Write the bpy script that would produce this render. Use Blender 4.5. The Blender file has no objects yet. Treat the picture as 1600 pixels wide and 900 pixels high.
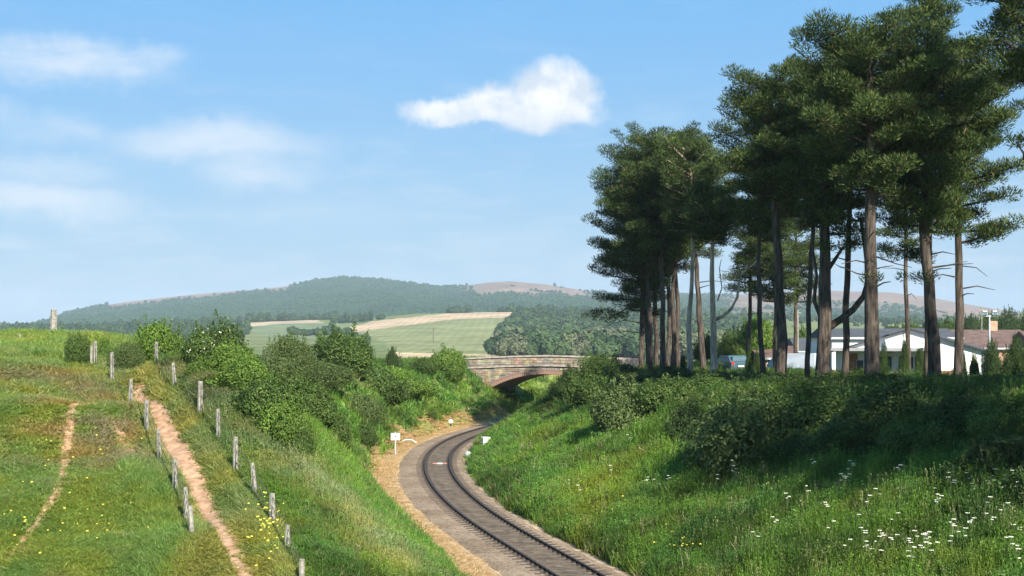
import bpy, math, random
import numpy as np
from mathutils import Vector, Euler
PI = math.pi
R = math.radians
random.seed(7)
rng = np.random.default_rng(11)
sc = bpy.context.scene
C = sc.collection

# ---------------------------------------------------------------- camera
FPX = 2300.0      # focal length in pixels of the 1600 wide photograph
HZ = 520.0        # row of the horizon
CAMH = 8.0        # height of the eye above the rails
cd = bpy.data.cameras.new('camera')
cam = bpy.data.objects.new('camera', cd); C.objects.link(cam)
cam.location = (0, 0, CAMH); cam.rotation_euler = (PI / 2, 0, 0)
cd.sensor_width = 36.0; cd.lens = 36.0 * FPX / 1600.0
cd.shift_y = (HZ - 450.0) / 1600.0
cd.clip_start = 0.5; cd.clip_end = 30000
sc.camera = cam

# ---------------------------------------------------------------- sky, sun, exposure
SUN_AZ, SUN_EL = 156.0, 36.0
sc.view_settings.view_transform = 'Standard'
sc.view_settings.look = 'None'
sc.view_settings.exposure = 1.05
sc.view_settings.gamma = 1.0
world = bpy.data.worlds.new("World"); sc.world = world; world.use_nodes = True
wn = world.node_tree; wn.nodes.clear()


class NT:
    """small node-tree helper"""
    def __init__(s, tree): s.t = tree
    def n(s, typ, **kw):
        nd = s.t.nodes.new(typ)
        for k, v in kw.items():
            if k.startswith('i_'):
                key = k[2:]
                key = int(key) if key.isdigit() else key
                nd.inputs[key].default_value = v
            else:
                setattr(nd, k, v)
        return nd
    def l(s, a, b): s.t.links.new(a, b)
    def put(s, v, sock):
        if hasattr(v, 'is_output') or isinstance(v, bpy.types.NodeSocket): s.l(v, sock)
        elif v is not None: sock.default_value = v
    def m(s, op, a, b=None, c=None, clamp=False):
        nd = s.t.nodes.new('ShaderNodeMath'); nd.operation = op; nd.use_clamp = clamp
        for i, v in enumerate((a, b, c)): s.put(v, nd.inputs[i])
        return nd.outputs[0]
    def mix(s, f, a, b, blend='MIX'):
        nd = s.t.nodes.new('ShaderNodeMix'); nd.data_type = 'RGBA'; nd.blend_type = blend
        s.put(f, nd.inputs[0])
        for v, k in ((a, 6), (b, 7)):
            if isinstance(v, tuple) and len(v) == 3: v = v + (1,)
            s.put(v, nd.inputs[k])
        return nd.outputs[2]
    def noise(s, vec, scale, detail=4, rough=.55, out=0):
        nd = s.n('ShaderNodeTexNoise'); nd.inputs['Scale'].default_value = scale
        nd.inputs['Detail'].default_value = detail; nd.inputs['Roughness'].default_value = rough
        if vec is not None: s.l(vec, nd.inputs['Vector'])
        return nd.outputs[out]
    def rng(s, v, a, b, c=0., d=1.):
        nd = s.n('ShaderNodeMapRange'); s.l(v, nd.inputs[0])
        for i, x in enumerate((a, b, c, d)): nd.inputs[i + 1].default_value = x
        nd.interpolation_type = 'SMOOTHSTEP'
        return nd.outputs[0]


w = NT(wn)
sky = w.n('ShaderNodeTexSky'); sky.sky_type = 'NISHITA'; sky.sun_disc = False
sky.sun_elevation = R(SUN_EL); sky.sun_rotation = R(SUN_AZ)
sky.altitude = 0; sky.air_density = 1.0; sky.dust_density = 0.6; sky.ozone_density = 1.2
tc = w.n('ShaderNodeTexCoord')
sep = w.n('ShaderNodeSeparateXYZ'); w.l(tc.outputs['Generated'], sep.inputs[0])
az = w.m('ARCTAN2', sep.outputs[0], sep.outputs[1])
el = w.m('ARCSINE', sep.outputs[2])
warp = w.noise(tc.outputs['Generated'], 9.0, 6, .6, 1)
sw = w.n('ShaderNodeSeparateColor'); w.l(warp, sw.inputs[0])
warp2 = w.noise(tc.outputs['Generated'], 45.0, 5, .6, 1)
sw2 = w.n('ShaderNodeSeparateColor'); w.l(warp2, sw2.inputs[0])
def warped(base, ch, a, b):
    x = w.m('MULTIPLY', w.m('SUBTRACT', sw.outputs[ch], .5), a)
    y = w.m('MULTIPLY', w.m('SUBTRACT', sw2.outputs[ch], .5), b)
    return w.m('ADD', base, w.m('ADD', x, y))
# cloud puffs: (azimuth, elevation, half width, half height, strength) in radians
def puff(px, py, rx, ry):
    a = math.atan((px - 800) / FPX); e = math.atan((HZ - py) / FPX * math.cos(a))
    return a, e, rx / FPX, ry / FPX
def ell(azs, els, p):
    dx = w.m('DIVIDE', w.m('SUBTRACT', azs, p[0]), p[2])
    dy = w.m('DIVIDE', w.m('SUBTRACT', els, p[1]), p[3])
    return w.m('SQRT', w.m('ADD', w.m('MULTIPLY', dx, dx), w.m('MULTIPLY', dy, dy)))
azc = warped(az, 0, .018, .030); elc = warped(el, 1, .012, .024)
cum = None
for p in [(866, 150, 82, 58), (905, 160, 52, 42), (782, 168, 95, 36), (700, 178, 80, 28), (838, 186, 55, 30)]:
    d = ell(azc, elc, puff(*p))
    cum = d if cum is None else w.m('SMOOTH_MIN', cum, d, .35)
cumf = w.rng(cum, 1.1, .5)
azw = warped(az, 0, .07, .035); elw = warped(el, 1, .030, .022)
wisp = None
for p, s_ in [((110, 102, 170, 40), .62), ((215, 95, 80, 24), .5), ((340, 225, 190, 34), .6), ((400, 265, 110, 40), .5), ((60, 320, 150, 34), .6), ((60, 275, 130, 30), .35), ((110, 205, 60, 22), .3), ((0, 190, 60, 30), .25),
              ((1000, 405, 190, 26), .22), ((760, 380, 130, 30), .16), ((500, 330, 200, 40), .14), ((-350, 150, 260, 60), .5), ((1900, 300, 260, 60), .3),
              ((820, 370, 90, 22), .18), ((60, 210, 140, 30), .2)]:
    f = w.m('MULTIPLY', w.rng(ell(azw, elw, puff(*p)), 1.3, .1), s_)
    wisp = f if wisp is None else w.m('MAXIMUM', wisp, f)
strk = w.n('ShaderNodeMapping'); strk.inputs['Scale'].default_value = (3, 3, 16)
w.l(tc.outputs['Generated'], strk.inputs[0])
fib = w.noise(strk.outputs[0], 5.0, 6, .6)
wisp = w.m('MULTIPLY', wisp, w.rng(fib, .25, .62, .5, 1.1))
thin = w.m('MULTIPLY', w.rng(fib, .42, .80), w.rng(el, .22, .02, .04, .36))   # high thin veil, everywhere round the sky
wisp = w.m('MAXIMUM', wisp, thin)
grad = w.mix(w.rng(el, -.02, .26), (1.62, 2.62, 3.55), (.68, 2.2, 4.2))
skyc = w.mix(.88, sky.outputs[0], grad)
shade = w.rng(w.noise(tc.outputs['Generated'], 40.0, 3), .35, .65)
ccol = w.mix(w.m('MULTIPLY', w.rng(el, .125, .165), shade), (3.4, 3.9, 4.5), (5.4, 5.4, 5.4))
col = w.mix(wisp, skyc, (4.3, 4.6, 4.9))
col = w.mix(cumf, col, ccol)
bg = w.n('ShaderNodeBackground'); bg.inputs[1].default_value = 0.1
w.l(col, bg.inputs[0])
wo = w.n('ShaderNodeOutputWorld'); w.l(bg.outputs[0], wo.inputs[0])

sl = bpy.data.lights.new('sun', 'SUN'); sun = bpy.data.objects.new('sun', sl); C.objects.link(sun)
sl.energy = 5.0; sl.angle = R(0.5); sl.color = (1.0, 0.93, 0.82)
sd = Vector((math.sin(R(SUN_AZ)) * math.cos(R(SUN_EL)), math.cos(R(SUN_AZ)) * math.cos(R(SUN_EL)), math.sin(R(SUN_EL))))
sun.rotation_euler = sd.to_track_quat('Z', 'Y').to_euler(); sun.location = (60, -60, 80)

# ---------------------------------------------------------------- helpers
def P(px, py, D):
    """world point seen at a pixel of the photograph at distance D"""
    return np.array([(px - 800) / FPX * D, D, CAMH - (py - HZ) / FPX * D])

def hsh(ix, iy, s=0):
    n = (ix.astype(np.int64) * 374761393 + iy.astype(np.int64) * 668265263 + s * 1442695041) & 0x7fffffff
    n = ((n ^ (n >> 13)) * 1274126177) & 0x7fffffff
    return ((n ^ (n >> 16)) & 0xffff) / 65535.0
def vnoise(x, y, s=0):
    x = np.asarray(x, float); y = np.asarray(y, float)
    ix = np.floor(x).astype(np.int64); iy = np.floor(y).astype(np.int64)
    fx = x - ix; fy = y - iy; fx = fx * fx * (3 - 2 * fx); fy = fy * fy * (3 - 2 * fy)
    a = hsh(ix, iy, s); b = hsh(ix + 1, iy, s); c = hsh(ix, iy + 1, s); d = hsh(ix + 1, iy + 1, s)
    return (a * (1 - fx) + b * fx) * (1 - fy) + (c * (1 - fx) + d * fx) * fy
def fbm(x, y, o=4, s=0):
    r = 0; a = .5; t = 0
    for k in range(o):
        r = r + a * vnoise(x * 2 ** k, y * 2 ** k, s + k * 17); t += a; a *= .55
    return r / t
def sstep(a, b, x):
    t = np.clip((x - a) / (b - a), 0, 1); return t * t * (3 - 2 * t)
def inpoly(px, py, poly):
    px = np.asarray(px); py = np.asarray(py); c = np.zeros(px.shape, bool); n = len(poly)
    for i in range(n):
        x1, y1 = poly[i]; x2, y2 = poly[(i + 1) % n]
        if y1 == y2: continue
        k = ((y1 > py) != (y2 > py)) & (px < (x2 - x1) * (py - y1) / (y2 - y1) + x1)
        c ^= k
    return c

def props(o, label=None, cat=None, group=None, kind=None):
    if label: o['label'] = label
    if cat: o['category'] = cat
    if group: o['group'] = group
    if kind: o['kind'] = kind
    return o
def mesh_np(name, V, faces, smooth=False, attrs=None):
    """faces: list of integer arrays (n,3) / (n,4)"""
    me = bpy.data.meshes.new(name); V = np.asarray(V, np.float32)
    me.vertices.add(len(V)); me.vertices.foreach_set('co', V.ravel())
    if not isinstance(faces, (list, tuple)): faces = [faces]
    faces = [np.asarray(f, np.int32) for f in faces if len(f)]
    if faces:
        idx = np.concatenate([f.ravel() for f in faces]); tot = np.concatenate([np.full(len(f), f.shape[1], np.int32) for f in faces])
        st = np.concatenate([[0], np.cumsum(tot)[:-1]]).astype(np.int32)
        me.loops.add(len(idx)); me.loops.foreach_set('vertex_index', idx)
        me.polygons.add(len(tot)); me.polygons.foreach_set('loop_start', st)
        me.polygons.foreach_set('use_smooth', np.full(len(tot), smooth))
    for k, (ty, arr) in (attrs or {}).items():
        at = me.attributes.new(k, ty, 'POINT')
        arr = np.asarray(arr)
        if ty == 'FLOAT_COLOR': at.data.foreach_set('color', np.concatenate([arr, np.ones((len(arr), 1))], 1).astype(np.float32).ravel())
        elif ty == 'FLOAT_VECTOR': at.data.foreach_set('vector', arr.astype(np.float32).ravel())
        elif ty == 'INT': at.data.foreach_set('value', arr.astype(np.int32))
        else: at.data.foreach_set('value', arr.astype(np.float32))
    me.update(calc_edges=True)
    return me
def link(name, me, mat=None, parent=None, loc=None):
    o = bpy.data.objects.new(name, me); C.objects.link(o)
    if mat is not None and me is not None and not me.materials: me.materials.append(mat)
    if parent is not None: o.parent = parent
    if loc is not None: o.location = loc
    return o
def empty(name, loc, label=None, cat=None, group=None):
    o = bpy.data.objects.new(name, None); C.objects.link(o); o.location = loc; o.empty_display_size = .3
    return props(o, label, cat, group)

class MB:
    """collects simple solids into one mesh"""
    def __init__(s): s.V = []; s.F = []; s.T = []
    def add(s, V, F, tint=None):
        b = len(s.V); s.V += [tuple(v) for v in V]; s.F += [tuple(i + b for i in f) for f in F]
        s.T += [tint or (1, 1, 1)] * len(V); return s
    def box(s, c, d, rz=0, tint=None, jit=0, top=1.0):
        x, y, z = d[0] / 2, d[1] / 2, d[2] / 2; V = []
        for (i, j, k) in [(-1, -1, -1), (1, -1, -1), (1, 1, -1), (-1, 1, -1), (-1, -1, 1), (1, -1, 1), (1, 1, 1), (-1, 1, 1)]:
            t = top if k > 0 else 1
            v = Vector((i * x * t, j * y * t, k * z))
            if jit: v += Vector([random.uniform(-jit, jit) for _ in range(3)])
            v.rotate(Euler((0, 0, rz))); V.append(v + Vector(c))
        return s.add(V, [(0, 3, 2, 1), (4, 5, 6, 7), (0, 1, 5, 4), (1, 2, 6, 5), (2, 3, 7, 6), (3, 0, 4, 7)], tint)
    def tube(s, pts, rad, n=8, tint=None, cap=True, rough=0):
        pts = [Vector(p) for p in pts]; V = []; F = []
        up = Vector((0, 0, 1))
        for i, p in enumerate(pts):
            d = (pts[min(i + 1, len(pts) - 1)] - pts[max(i - 1, 0)]).normalized()
            a = d.cross(up if abs(d.z) < .9 else Vector((0, 1, 0))).normalized() if abs(d.z) < .9 else Vector((1, 0, 0)) - d * d.x
            a.normalize(); b = d.cross(a).normalized()
            r = rad[i] if hasattr(rad, '__len__') else rad
            for k in range(n):
                t = 2 * PI * k / n; rr = r * (1 + (random.uniform(-rough, rough) if rough else 0))
                V.append(p + a * math.cos(t) * rr + b * math.sin(t) * rr)
        for i in range(len(pts) - 1):
            for k in range(n):
                k2 = (k + 1) % n
                F.append((i * n + k, i * n + k2, (i + 1) * n + k2, (i + 1) * n + k))
        if cap:
            F.append(tuple(range(n - 1, -1, -1))); F.append(tuple((len(pts) - 1) * n + k for k in range(n)))
        return s.add(V, F, tint)
    def prism(s, prof, y0, y1, tint=None):
        """profile in x,z extruded along y"""
        n = len(prof); V = [(x, y0, z) for x, z in prof] + [(x, y1, z) for x, z in prof]
        F = [tuple(range(n)), tuple(range(2 * n - 1, n - 1, -1))] + [(i, i + n, (i + 1) % n + n, (i + 1) % n) for i in range(n)]
        return s.add(V, F, tint)
    def build(s, name, mat, parent=None, smooth=False, loc=None):
        me = bpy.data.meshes.new(name); me.from_pydata(s.V, [], s.F)
        at = me.attributes.new('tint', 'FLOAT_COLOR', 'POINT')
        at.data.foreach_set('color', np.array([(*t, 1) for t in s.T], np.float32).ravel())
        if smooth: me.polygons.foreach_set('use_smooth', [True] * len(me.polygons))
        me.update()
        return link(name, me, mat, parent, loc)

# ---------------------------------------------------------------- materials
def new_mat(name):
    m = bpy.data.materials.new(name); m.use_nodes = True; m.node_tree.nodes.clear(); return m, NT(m.node_tree)
def finish(m, t, shader, disp=None):
    o = t.n('ShaderNodeOutputMaterial'); t.l(shader, o.inputs[0]); return m
def solid(name, col, rough=.8, var=.25, scale=3., bump=0., bscale=30., metal=0., tint=False, col2=None, streak=None):
    m, t = new_mat(name); tc = t.n('ShaderNodeTexCoord')
    if streak:
        mp = t.n('ShaderNodeMapping'); mp.inputs['Scale'].default_value = (1, 1, streak); t.l(tc.outputs['Object'], mp.inputs[0])
        class _T: outputs = {'Object': mp.outputs[0]}
        tc = _T
    nz = t.noise(tc.outputs['Object'], scale, 5, .6)
    dark = tuple(c * (1 - var) for c in col); lite = tuple(min(1, c * (1 + var)) for c in col)
    c = t.mix(t.rng(nz, .3, .7), dark, col2 or lite)
    if tint:
        a = t.n('ShaderNodeAttribute'); a.attribute_name = 'tint'
        c = t.mix(1.0, c, a.outputs['Color'], 'MULTIPLY')
    b = t.n('ShaderNodeBsdfPrincipled'); t.l(c, b.inputs['Base Color']); b.inputs['Roughness'].default_value = rough
    b.inputs['Metallic'].default_value = metal; b.inputs['Specular IOR Level'].default_value = .3
    if bump:
        bp = t.n('ShaderNodeBump'); bp.inputs['Strength'].default_value = 1; bp.inputs['Distance'].default_value = bump
        t.l(t.noise(tc.outputs['Object'], bscale, 5, .65), bp.inputs['Height']); t.l(bp.outputs[0], b.inputs['Normal'])
    return finish(m, t, b.outputs[0])
def leaf_mat(name, inst=False, trans=.35, gloss=.35, mul=1.0):
    m, t = new_mat(name)
    a = t.n('ShaderNodeAttribute'); a.attribute_name = 'tint'
    c = a.outputs['Color']
    if inst:
        a.attribute_type = 'INSTANCER'
        g = t.n('ShaderNodeAttribute'); g.attribute_name = 'blade'
        c = t.mix(1.0, c, g.outputs['Color'], 'MULTIPLY')
    if mul != 1.0: c = t.mix(1.0, c, (mul,) * 3, 'MULTIPLY')
    b = t.n('ShaderNodeBsdfPrincipled'); t.l(c, b.inputs['Base Color'])
    b.inputs['Roughness'].default_value = .55; b.inputs['Specular IOR Level'].default_value = gloss
    tr = t.n('ShaderNodeBsdfTranslucent'); t.l(t.mix(1.0, c, (1.15, 1.15, .55), 'MULTIPLY'), tr.inputs[0])
    mx = t.n('ShaderNodeMixShader'); mx.inputs[0].default_value = trans
    t.l(b.outputs[0], mx.inputs[1]); t.l(tr.outputs[0], mx.inputs[2])
    return finish(m, t, mx.outputs[0])

M = {}
M['leaf'] = leaf_mat('leaf', trans=.26, gloss=.12)
M['needle'] = leaf_mat('needle', trans=.12, gloss=.12)
M['blade'] = leaf_mat('grass_blade', True, .42, .25)
M['petal'] = leaf_mat('petal', False, .3, .1)
M['bark'] = solid('pine_bark', (.045, .036, .029), .95, .45, 7.0, .09, 9., col2=(.125, .098, .076), streak=.16)  # bark colour darkened to stand in for shade on the trunks
M['bark_pale'] = solid('pale_pine_bark', (.36, .29, .215), .9, .45, 6.0, .05, 9., streak=.2)  # lighter copy of the pine bark, sunlight put into its colour
M['twig'] = solid('twig', (.12, .09, .065), .9)
M['post'] = solid('weathered_wood', (.27, .25, .21), .9, .4, 9., .01, 60.)
M['wire'] = solid('fence_wire', (.09, .08, .07), .6)
M['white'] = solid('white_paint', (.78, .78, .76), .5, .05)
M['grey_paint'] = solid('grey_paint', (.42, .46, .48), .5, .12)
M['dark'] = solid('dark_metal', (.03, .03, .035), .5)
M['rail'] = solid('rail_steel', (.045, .034, .028), .55, .4, 6., metal=.3)
M['railtop'] = solid('rail_head', (.11, .095, .085), .4, .3, 6., metal=.5)
M['chair'] = solid('rail_chair', (.035, .026, .02), .8, .4, 6.)
M['sleeper'] = solid('sleeper_wood', (.10, .075, .055), .9, .4, 5., .01, 40.)
M['redboard'] = solid('faded_red_board', (.42, .20, .16), .8, .4, 14.)

# ---------------------------------------------------------------- railway centre line (world X for each Y)
TY = np.array([-20, 0, 15, 30, 38, 48.7, 54, 60.7, 67, 74, 82, 90, 98, 105.5, 113.5, 124, 132, 140, 148, 157, 168, 178, 187, 196])
TX = np.array([24.5, 17., 11.6, 6.9, 4.75, 2.25, 1.0, -.57, -1.85, -3.0, -4.0, -4.62, -4.86, -4.62, -3.85, -1.98, -.1, 2.1, 4.9, 8.6, 13.8, 20., 28., 38.])
def cspline(x, y, n):
    """smooth resample by Catmull-Rom"""
    out = []
    for i in range(len(x) - 1):
        p0 = (x[max(i - 1, 0)], y[max(i - 1, 0)]); p1 = (x[i], y[i]); p2 = (x[i + 1], y[i + 1]); p3 = (x[min(i + 2, len(x) - 1)], y[min(i + 2, len(x) - 1)])
        for k in range(n):
            t = k / n
            out.append([.5 * ((2 * p1[j]) + (-p0[j] + p2[j]) * t + (2 * p0[j] - 5 * p1[j] + 4 * p2[j] - p3[j]) * t * t + (-p0[j] + 3 * p1[j] - 3 * p2[j] + p3[j]) * t ** 3) for j in (0, 1)])
    out.append([x[-1], y[-1]]); return np.array(out)
TL = cspline(TX, TY, 8)
# even spacing, then light smoothing
def resample(L, step):
    d = np.concatenate([[0], np.cumsum(np.hypot(*np.diff(L, axis=0).T))]); s = np.arange(0, d[-1], step)
    return np.stack([np.interp(s, d, L[:, 0]), np.interp(s, d, L[:, 1])], 1)
TL = resample(TL, .65)
for _ in range(40): TL[1:-1] = .25 * TL[:-2] + .5 * TL[1:-1] + .25 * TL[2:]
TT = np.gradient(TL, axis=0); TT /= np.linalg.norm(TT, axis=1)[:, None]
TN = np.stack([TT[:, 1], -TT[:, 0]], 1)       # to the right of the track
def track_off(x, y):
    """signed offset from the centre line, right positive"""
    x = np.asarray(x, float).ravel(); y = np.asarray(y, float).ravel(); out = np.empty(len(x)); ii = np.empty(len(x), int)
    A = TL[::3]; IX = np.arange(len(TL))[::3]
    for s in range(0, len(x), 20000):
        dx = x[s:s + 20000, None] - A[None, :, 0]; dy = y[s:s + 20000, None] - A[None, :, 1]
        k = IX[(dx * dx + dy * dy).argmin(1)]; ii[s:s + 20000] = k
        out[s:s + 20000] = (x[s:s + 20000] - TL[k, 0]) * TN[k, 0] + (y[s:s + 20000] - TL[k, 1]) * TN[k, 1]
    return out, ii

# ---------------------------------------------------------------- ground height
POST_R = [(245, 580, 60, 42), (275, 613, 55.5, 45), (312, 656, 52, 60), (341, 698, 49.5, 57), (368, 742, 47, 60), (399, 785, 44.6, 57), (425, 826, 42.2, 52), (449, 873, 39.8, 50), (472, 925, 37.5, 50)]
POST_L = [(148, 572, 64, 43), (175, 600, 60, 50), (204, 635, 56, 50), (229, 677, 52, 55), (250, 725, 48.5, 55), (273, 770, 46, 54), (293, 815, 43.6, 55), (301, 850, 41.5, 50)]
cp = [P(a, b, c) for a, b, c, _ in POST_R] + [P(a, b, c) for a, b, c, _ in POST_L]
for q in [(0, 900, 40), (100, 900, 40), (200, 900, 40), (0, 800, 44.2), (120, 800, 44.5), (0, 700, 50), (120, 700, 50.5), (150, 640, 54), (0, 605, 58), (100, 592, 60.5), (0, 562, 65.5), (80, 552, 68),
          (0, 535, 75), (84, 530, 84), (-200, 535, 75), (-200, 700, 50), (-200, 900, 40), (-500, 700, 50), (-500, 540, 75), (215, 605, 58.5), (385, 900, 38.5)]:
    cp.append(P(*q))
cp += [np.array(q, float) for q in [
    (-60, 120, 3.5), (-38, 110, 5), (-24, 92, 6.9), (-20, 78, 7.0), (-60, 150, 2), (-30, 150, 3), (-70, 60, 5), (-70, 30, 2), (-30, 20, .2), (-12, 20, 0), (-8, 30, 0),
    (-13.6, 68, 6.4), (-12.4, 76, 5.9), (-12.3, 90, 5.9), (-12.2, 105, 5.7), (-10.8, 120, 5.4), (-8.3, 133, 5.2), (-5.6, 144, 4.9), (-8, 152, 4.6), (-14, 152, 4.6), (-25, 120, 5.2), (-20, 105, 5.8), (-18, 135, 4.9), (-30, 180, 3), (-14, 175, 4.6),
    (6.4, 120, 4.4), (5.2, 113, 4.4), (7, 105, 4.7), (9.2, 90, 4.8), (12.5, 75, 4.9), (16, 60, 5.0), (19, 50, 5.4), (23, 38, 5.2), (28, 25, 5), (34, 10, 5),
    (14, 138, 4.6), (45, 160, 4.2), (15, 120, 5.1), (16, 100, 5.5), (22, 80, 5.6), (30, 65, 5.6), (45, 50, 5.6), (60, 30, 5.6), (30, 100, 4.7), (30, 120, 4.3), (45, 120, 4.2), (60, 120, 4.2), (60, 80, 5), (80, 120, 4.2), (80, 60, 5), (60, 180, 4.0), (90, 180, 4)]]
# toe of both banks
for Y in (25, 38, 48, 56, 64, 74, 84, 94, 104, 114, 124, 134, 144, 154, 166, 178, 188):
    k = int(np.abs(TL[:, 1] - Y).argmin())
    lo = 3.9 if Y < 145 else 5.0; ro = 2.4 if Y < 140 else 4.2
    cp.append(np.array([TL[k, 0] - TN[k, 0] * lo, TL[k, 1] - TN[k, 1] * lo, -.1]))
    cp.append(np.array([TL[k, 0] + TN[k, 0] * ro, TL[k, 1] + TN[k, 1] * ro, -.05]))
    if Y > 140:
        for d_, z_ in ((10.5, 4.6), (20, 4.4), (-12, 5.6), (-22, 5.6)): cp.append(np.array([TL[k, 0] + TN[k, 0] * d_, TL[k, 1] + TN[k, 1] * d_, z_]))
cp = np.array(cp)
def tps(r2): return -np.sqrt(r2 + .006)
n_ = len(cp); SC_ = 50.0
XY_ = cp[:, :2] / SC_
K_ = tps(((XY_[:, None] - XY_[None]) ** 2).sum(-1)) + np.eye(n_) * -2e-4
A_ = np.zeros((n_ + 3, n_ + 3)); A_[:n_, :n_] = K_; A_[:n_, n_] = 1; A_[:n_, n_ + 1:] = XY_; A_[n_, :n_] = 1; A_[n_ + 1:, :n_] = XY_.T
W_ = np.linalg.solve(A_, np.concatenate([cp[:, 2], [0, 0, 0]]))
def rbf(x, y):
    out = np.empty(len(x))
    for s in range(0, len(x), 20000):
        q = np.stack([x[s:s + 20000], y[s:s + 20000]], 1) / SC_
        r2 = ((q[:, None] - XY_[None]) ** 2).sum(-1)
        out[s:s + 20000] = tps(r2) @ W_[:n_] + W_[n_] + q @ W_[n_ + 1:]
    return out
def ground(x, y, detail=True):
    x = np.asarray(x, float); shp = x.shape; x = x.ravel(); y = np.asarray(y, float).ravel()
    inside = (x > -75) & (x < 100) & (y > -5) & (y < 230)
    z = np.full(len(x), 3.0)
    if inside.any():
        xi = x[inside]; yi = y[inside]
        z[inside] = np.clip(rbf(xi, yi), -1.0, 9.0)
        off, _ = track_off(xi, yi)
        cap = np.where(off > 0, np.interp(yi, [45, 60, 80], [5.3, 4.95, 4.75]), np.interp(yi, [60, 68, 76, 90, 105, 120, 135, 150], [7.6, 6.7, 5.9, 5.5, 5.15, 4.6, 4.35, 4.35]) + 3 * sstep(-19, -25, xi))
        cap = np.where((yi > 152), 4.6 - 1.2 * sstep(180, 200, yi), cap)
        z[inside] = -np.log(np.exp(-z[inside] * 3.5) + np.exp(-cap * 3.5)) / 3.5
        if detail:
            rough = sstep(2.5, 6, np.abs(off)) * np.where((xi > -17) & (xi < -6) & (yi > 36) & (yi < 60), .45, 1)
            z[inside] += rough * ((fbm(xi * .45, yi * .45, 3, 3) - .5) * .45 + (fbm(xi * 1.7, yi * 1.7, 2, 9) - .5) * .16)
        lo = np.where(yi < 145, 3.3, 4.4); ro = np.where(yi < 140, 2.0, 3.6)
        t = np.where(off < 0, sstep(lo, lo + 1.0, -off), sstep(ro, ro + .8, off))
        z[inside] = -.42 * (1 - t) + z[inside] * t
    edge = np.minimum.reduce([sstep(-75, -45, x), sstep(100, 70, x), sstep(-5, 10, y), sstep(230, 195, y)])
    # land beyond: falls gently to the valley in front of the hills
    plain = 3.2 - 13.2 * sstep(200, 520, y) * 1.0
    wr_ = sstep(38, 75, x); plain = plain * (1 - wr_) + (4.0 - 14 * sstep(350, 560, y)) * wr_
    plain = plain + (fbm(x * .01, y * .01, 3, 5) - .5) * 2.5 * sstep(200, 300, np.hypot(x, y))
    z = z * edge + plain * (1 - edge)
    return z.reshape(shp)
def g1(x, y): return float(ground(np.array([x]), np.array([y]), True)[0])

# ---------------------------------------------------------------- ground sheet
def axis(lo, fine0, fine1, hi, step):
    a = list(np.arange(fine0, fine1 + 1e-6, step)); s = step
    while a[-1] < hi: s *= 1.16; a.append(a[-1] + s)
    s = step
    while a[0] > lo: s *= 1.16; a.insert(0, a[0] - s)
    return np.array(a)
gx = axis(-7500, -34, 46, 7500, .5); gy = axis(-300, 30, 200, 7600, .5)
GX, GY = np.meshgrid(gx, gy); GZ = ground(GX, GY)
nx, ny = len(gx), len(gy)
ii = np.arange(nx * ny).reshape(ny, nx)
F = np.stack([ii[:-1, :-1].ravel(), ii[:-1, 1:].ravel(), ii[1:, 1:].ravel(), ii[1:, :-1].ravel()], 1)
gxf, gyf = GX.ravel(), GY.ravel()
# earth patches worn in the grass (world positions)
def segdist(x, y, pts):
    d = np.full(len(x), 1e9)
    for (a, b) in zip(pts[:-1], pts[1:]):
        ax, ay = a; bx, by = b; vx, vy = bx - ax, by - ay; t = np.clip(((x - ax) * vx + (y - ay) * vy) / (vx * vx + vy * vy + 1e-9), 0, 1)
        d = np.minimum(d, np.hypot(x - ax - t * vx, y - ay - t * vy))
    return d
def interp_line(rows):
    """rows of (px,py,D) to ground points"""
    return [tuple(P(*r)[:2]) for r in rows]
PATH = interp_line([(216, 603, 58.5), (234, 635, 55.6), (262, 680, 51.8), (285, 715, 49), (315, 762, 45.8), (335, 800, 43.5), (352, 835, 41.6), (372, 875, 39.6), (388, 905, 38.3), (420, 960, 36)])
PATH2 = interp_line([(128, 640, 54.5), (112, 662, 53), (103, 700, 50.4), (98, 745, 47.4), (88, 775, 45.6), (55, 820, 43.2), (20, 860, 41.4), (-20, 900, 39.8)])
PATH3 = interp_line([(176, 650, 53.2), (196, 680, 51.4), (212, 705, 49.8)])
PATH4 = interp_line([(195, 785, 45), (165, 810, 43.8), (130, 840, 42.4)])
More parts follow.
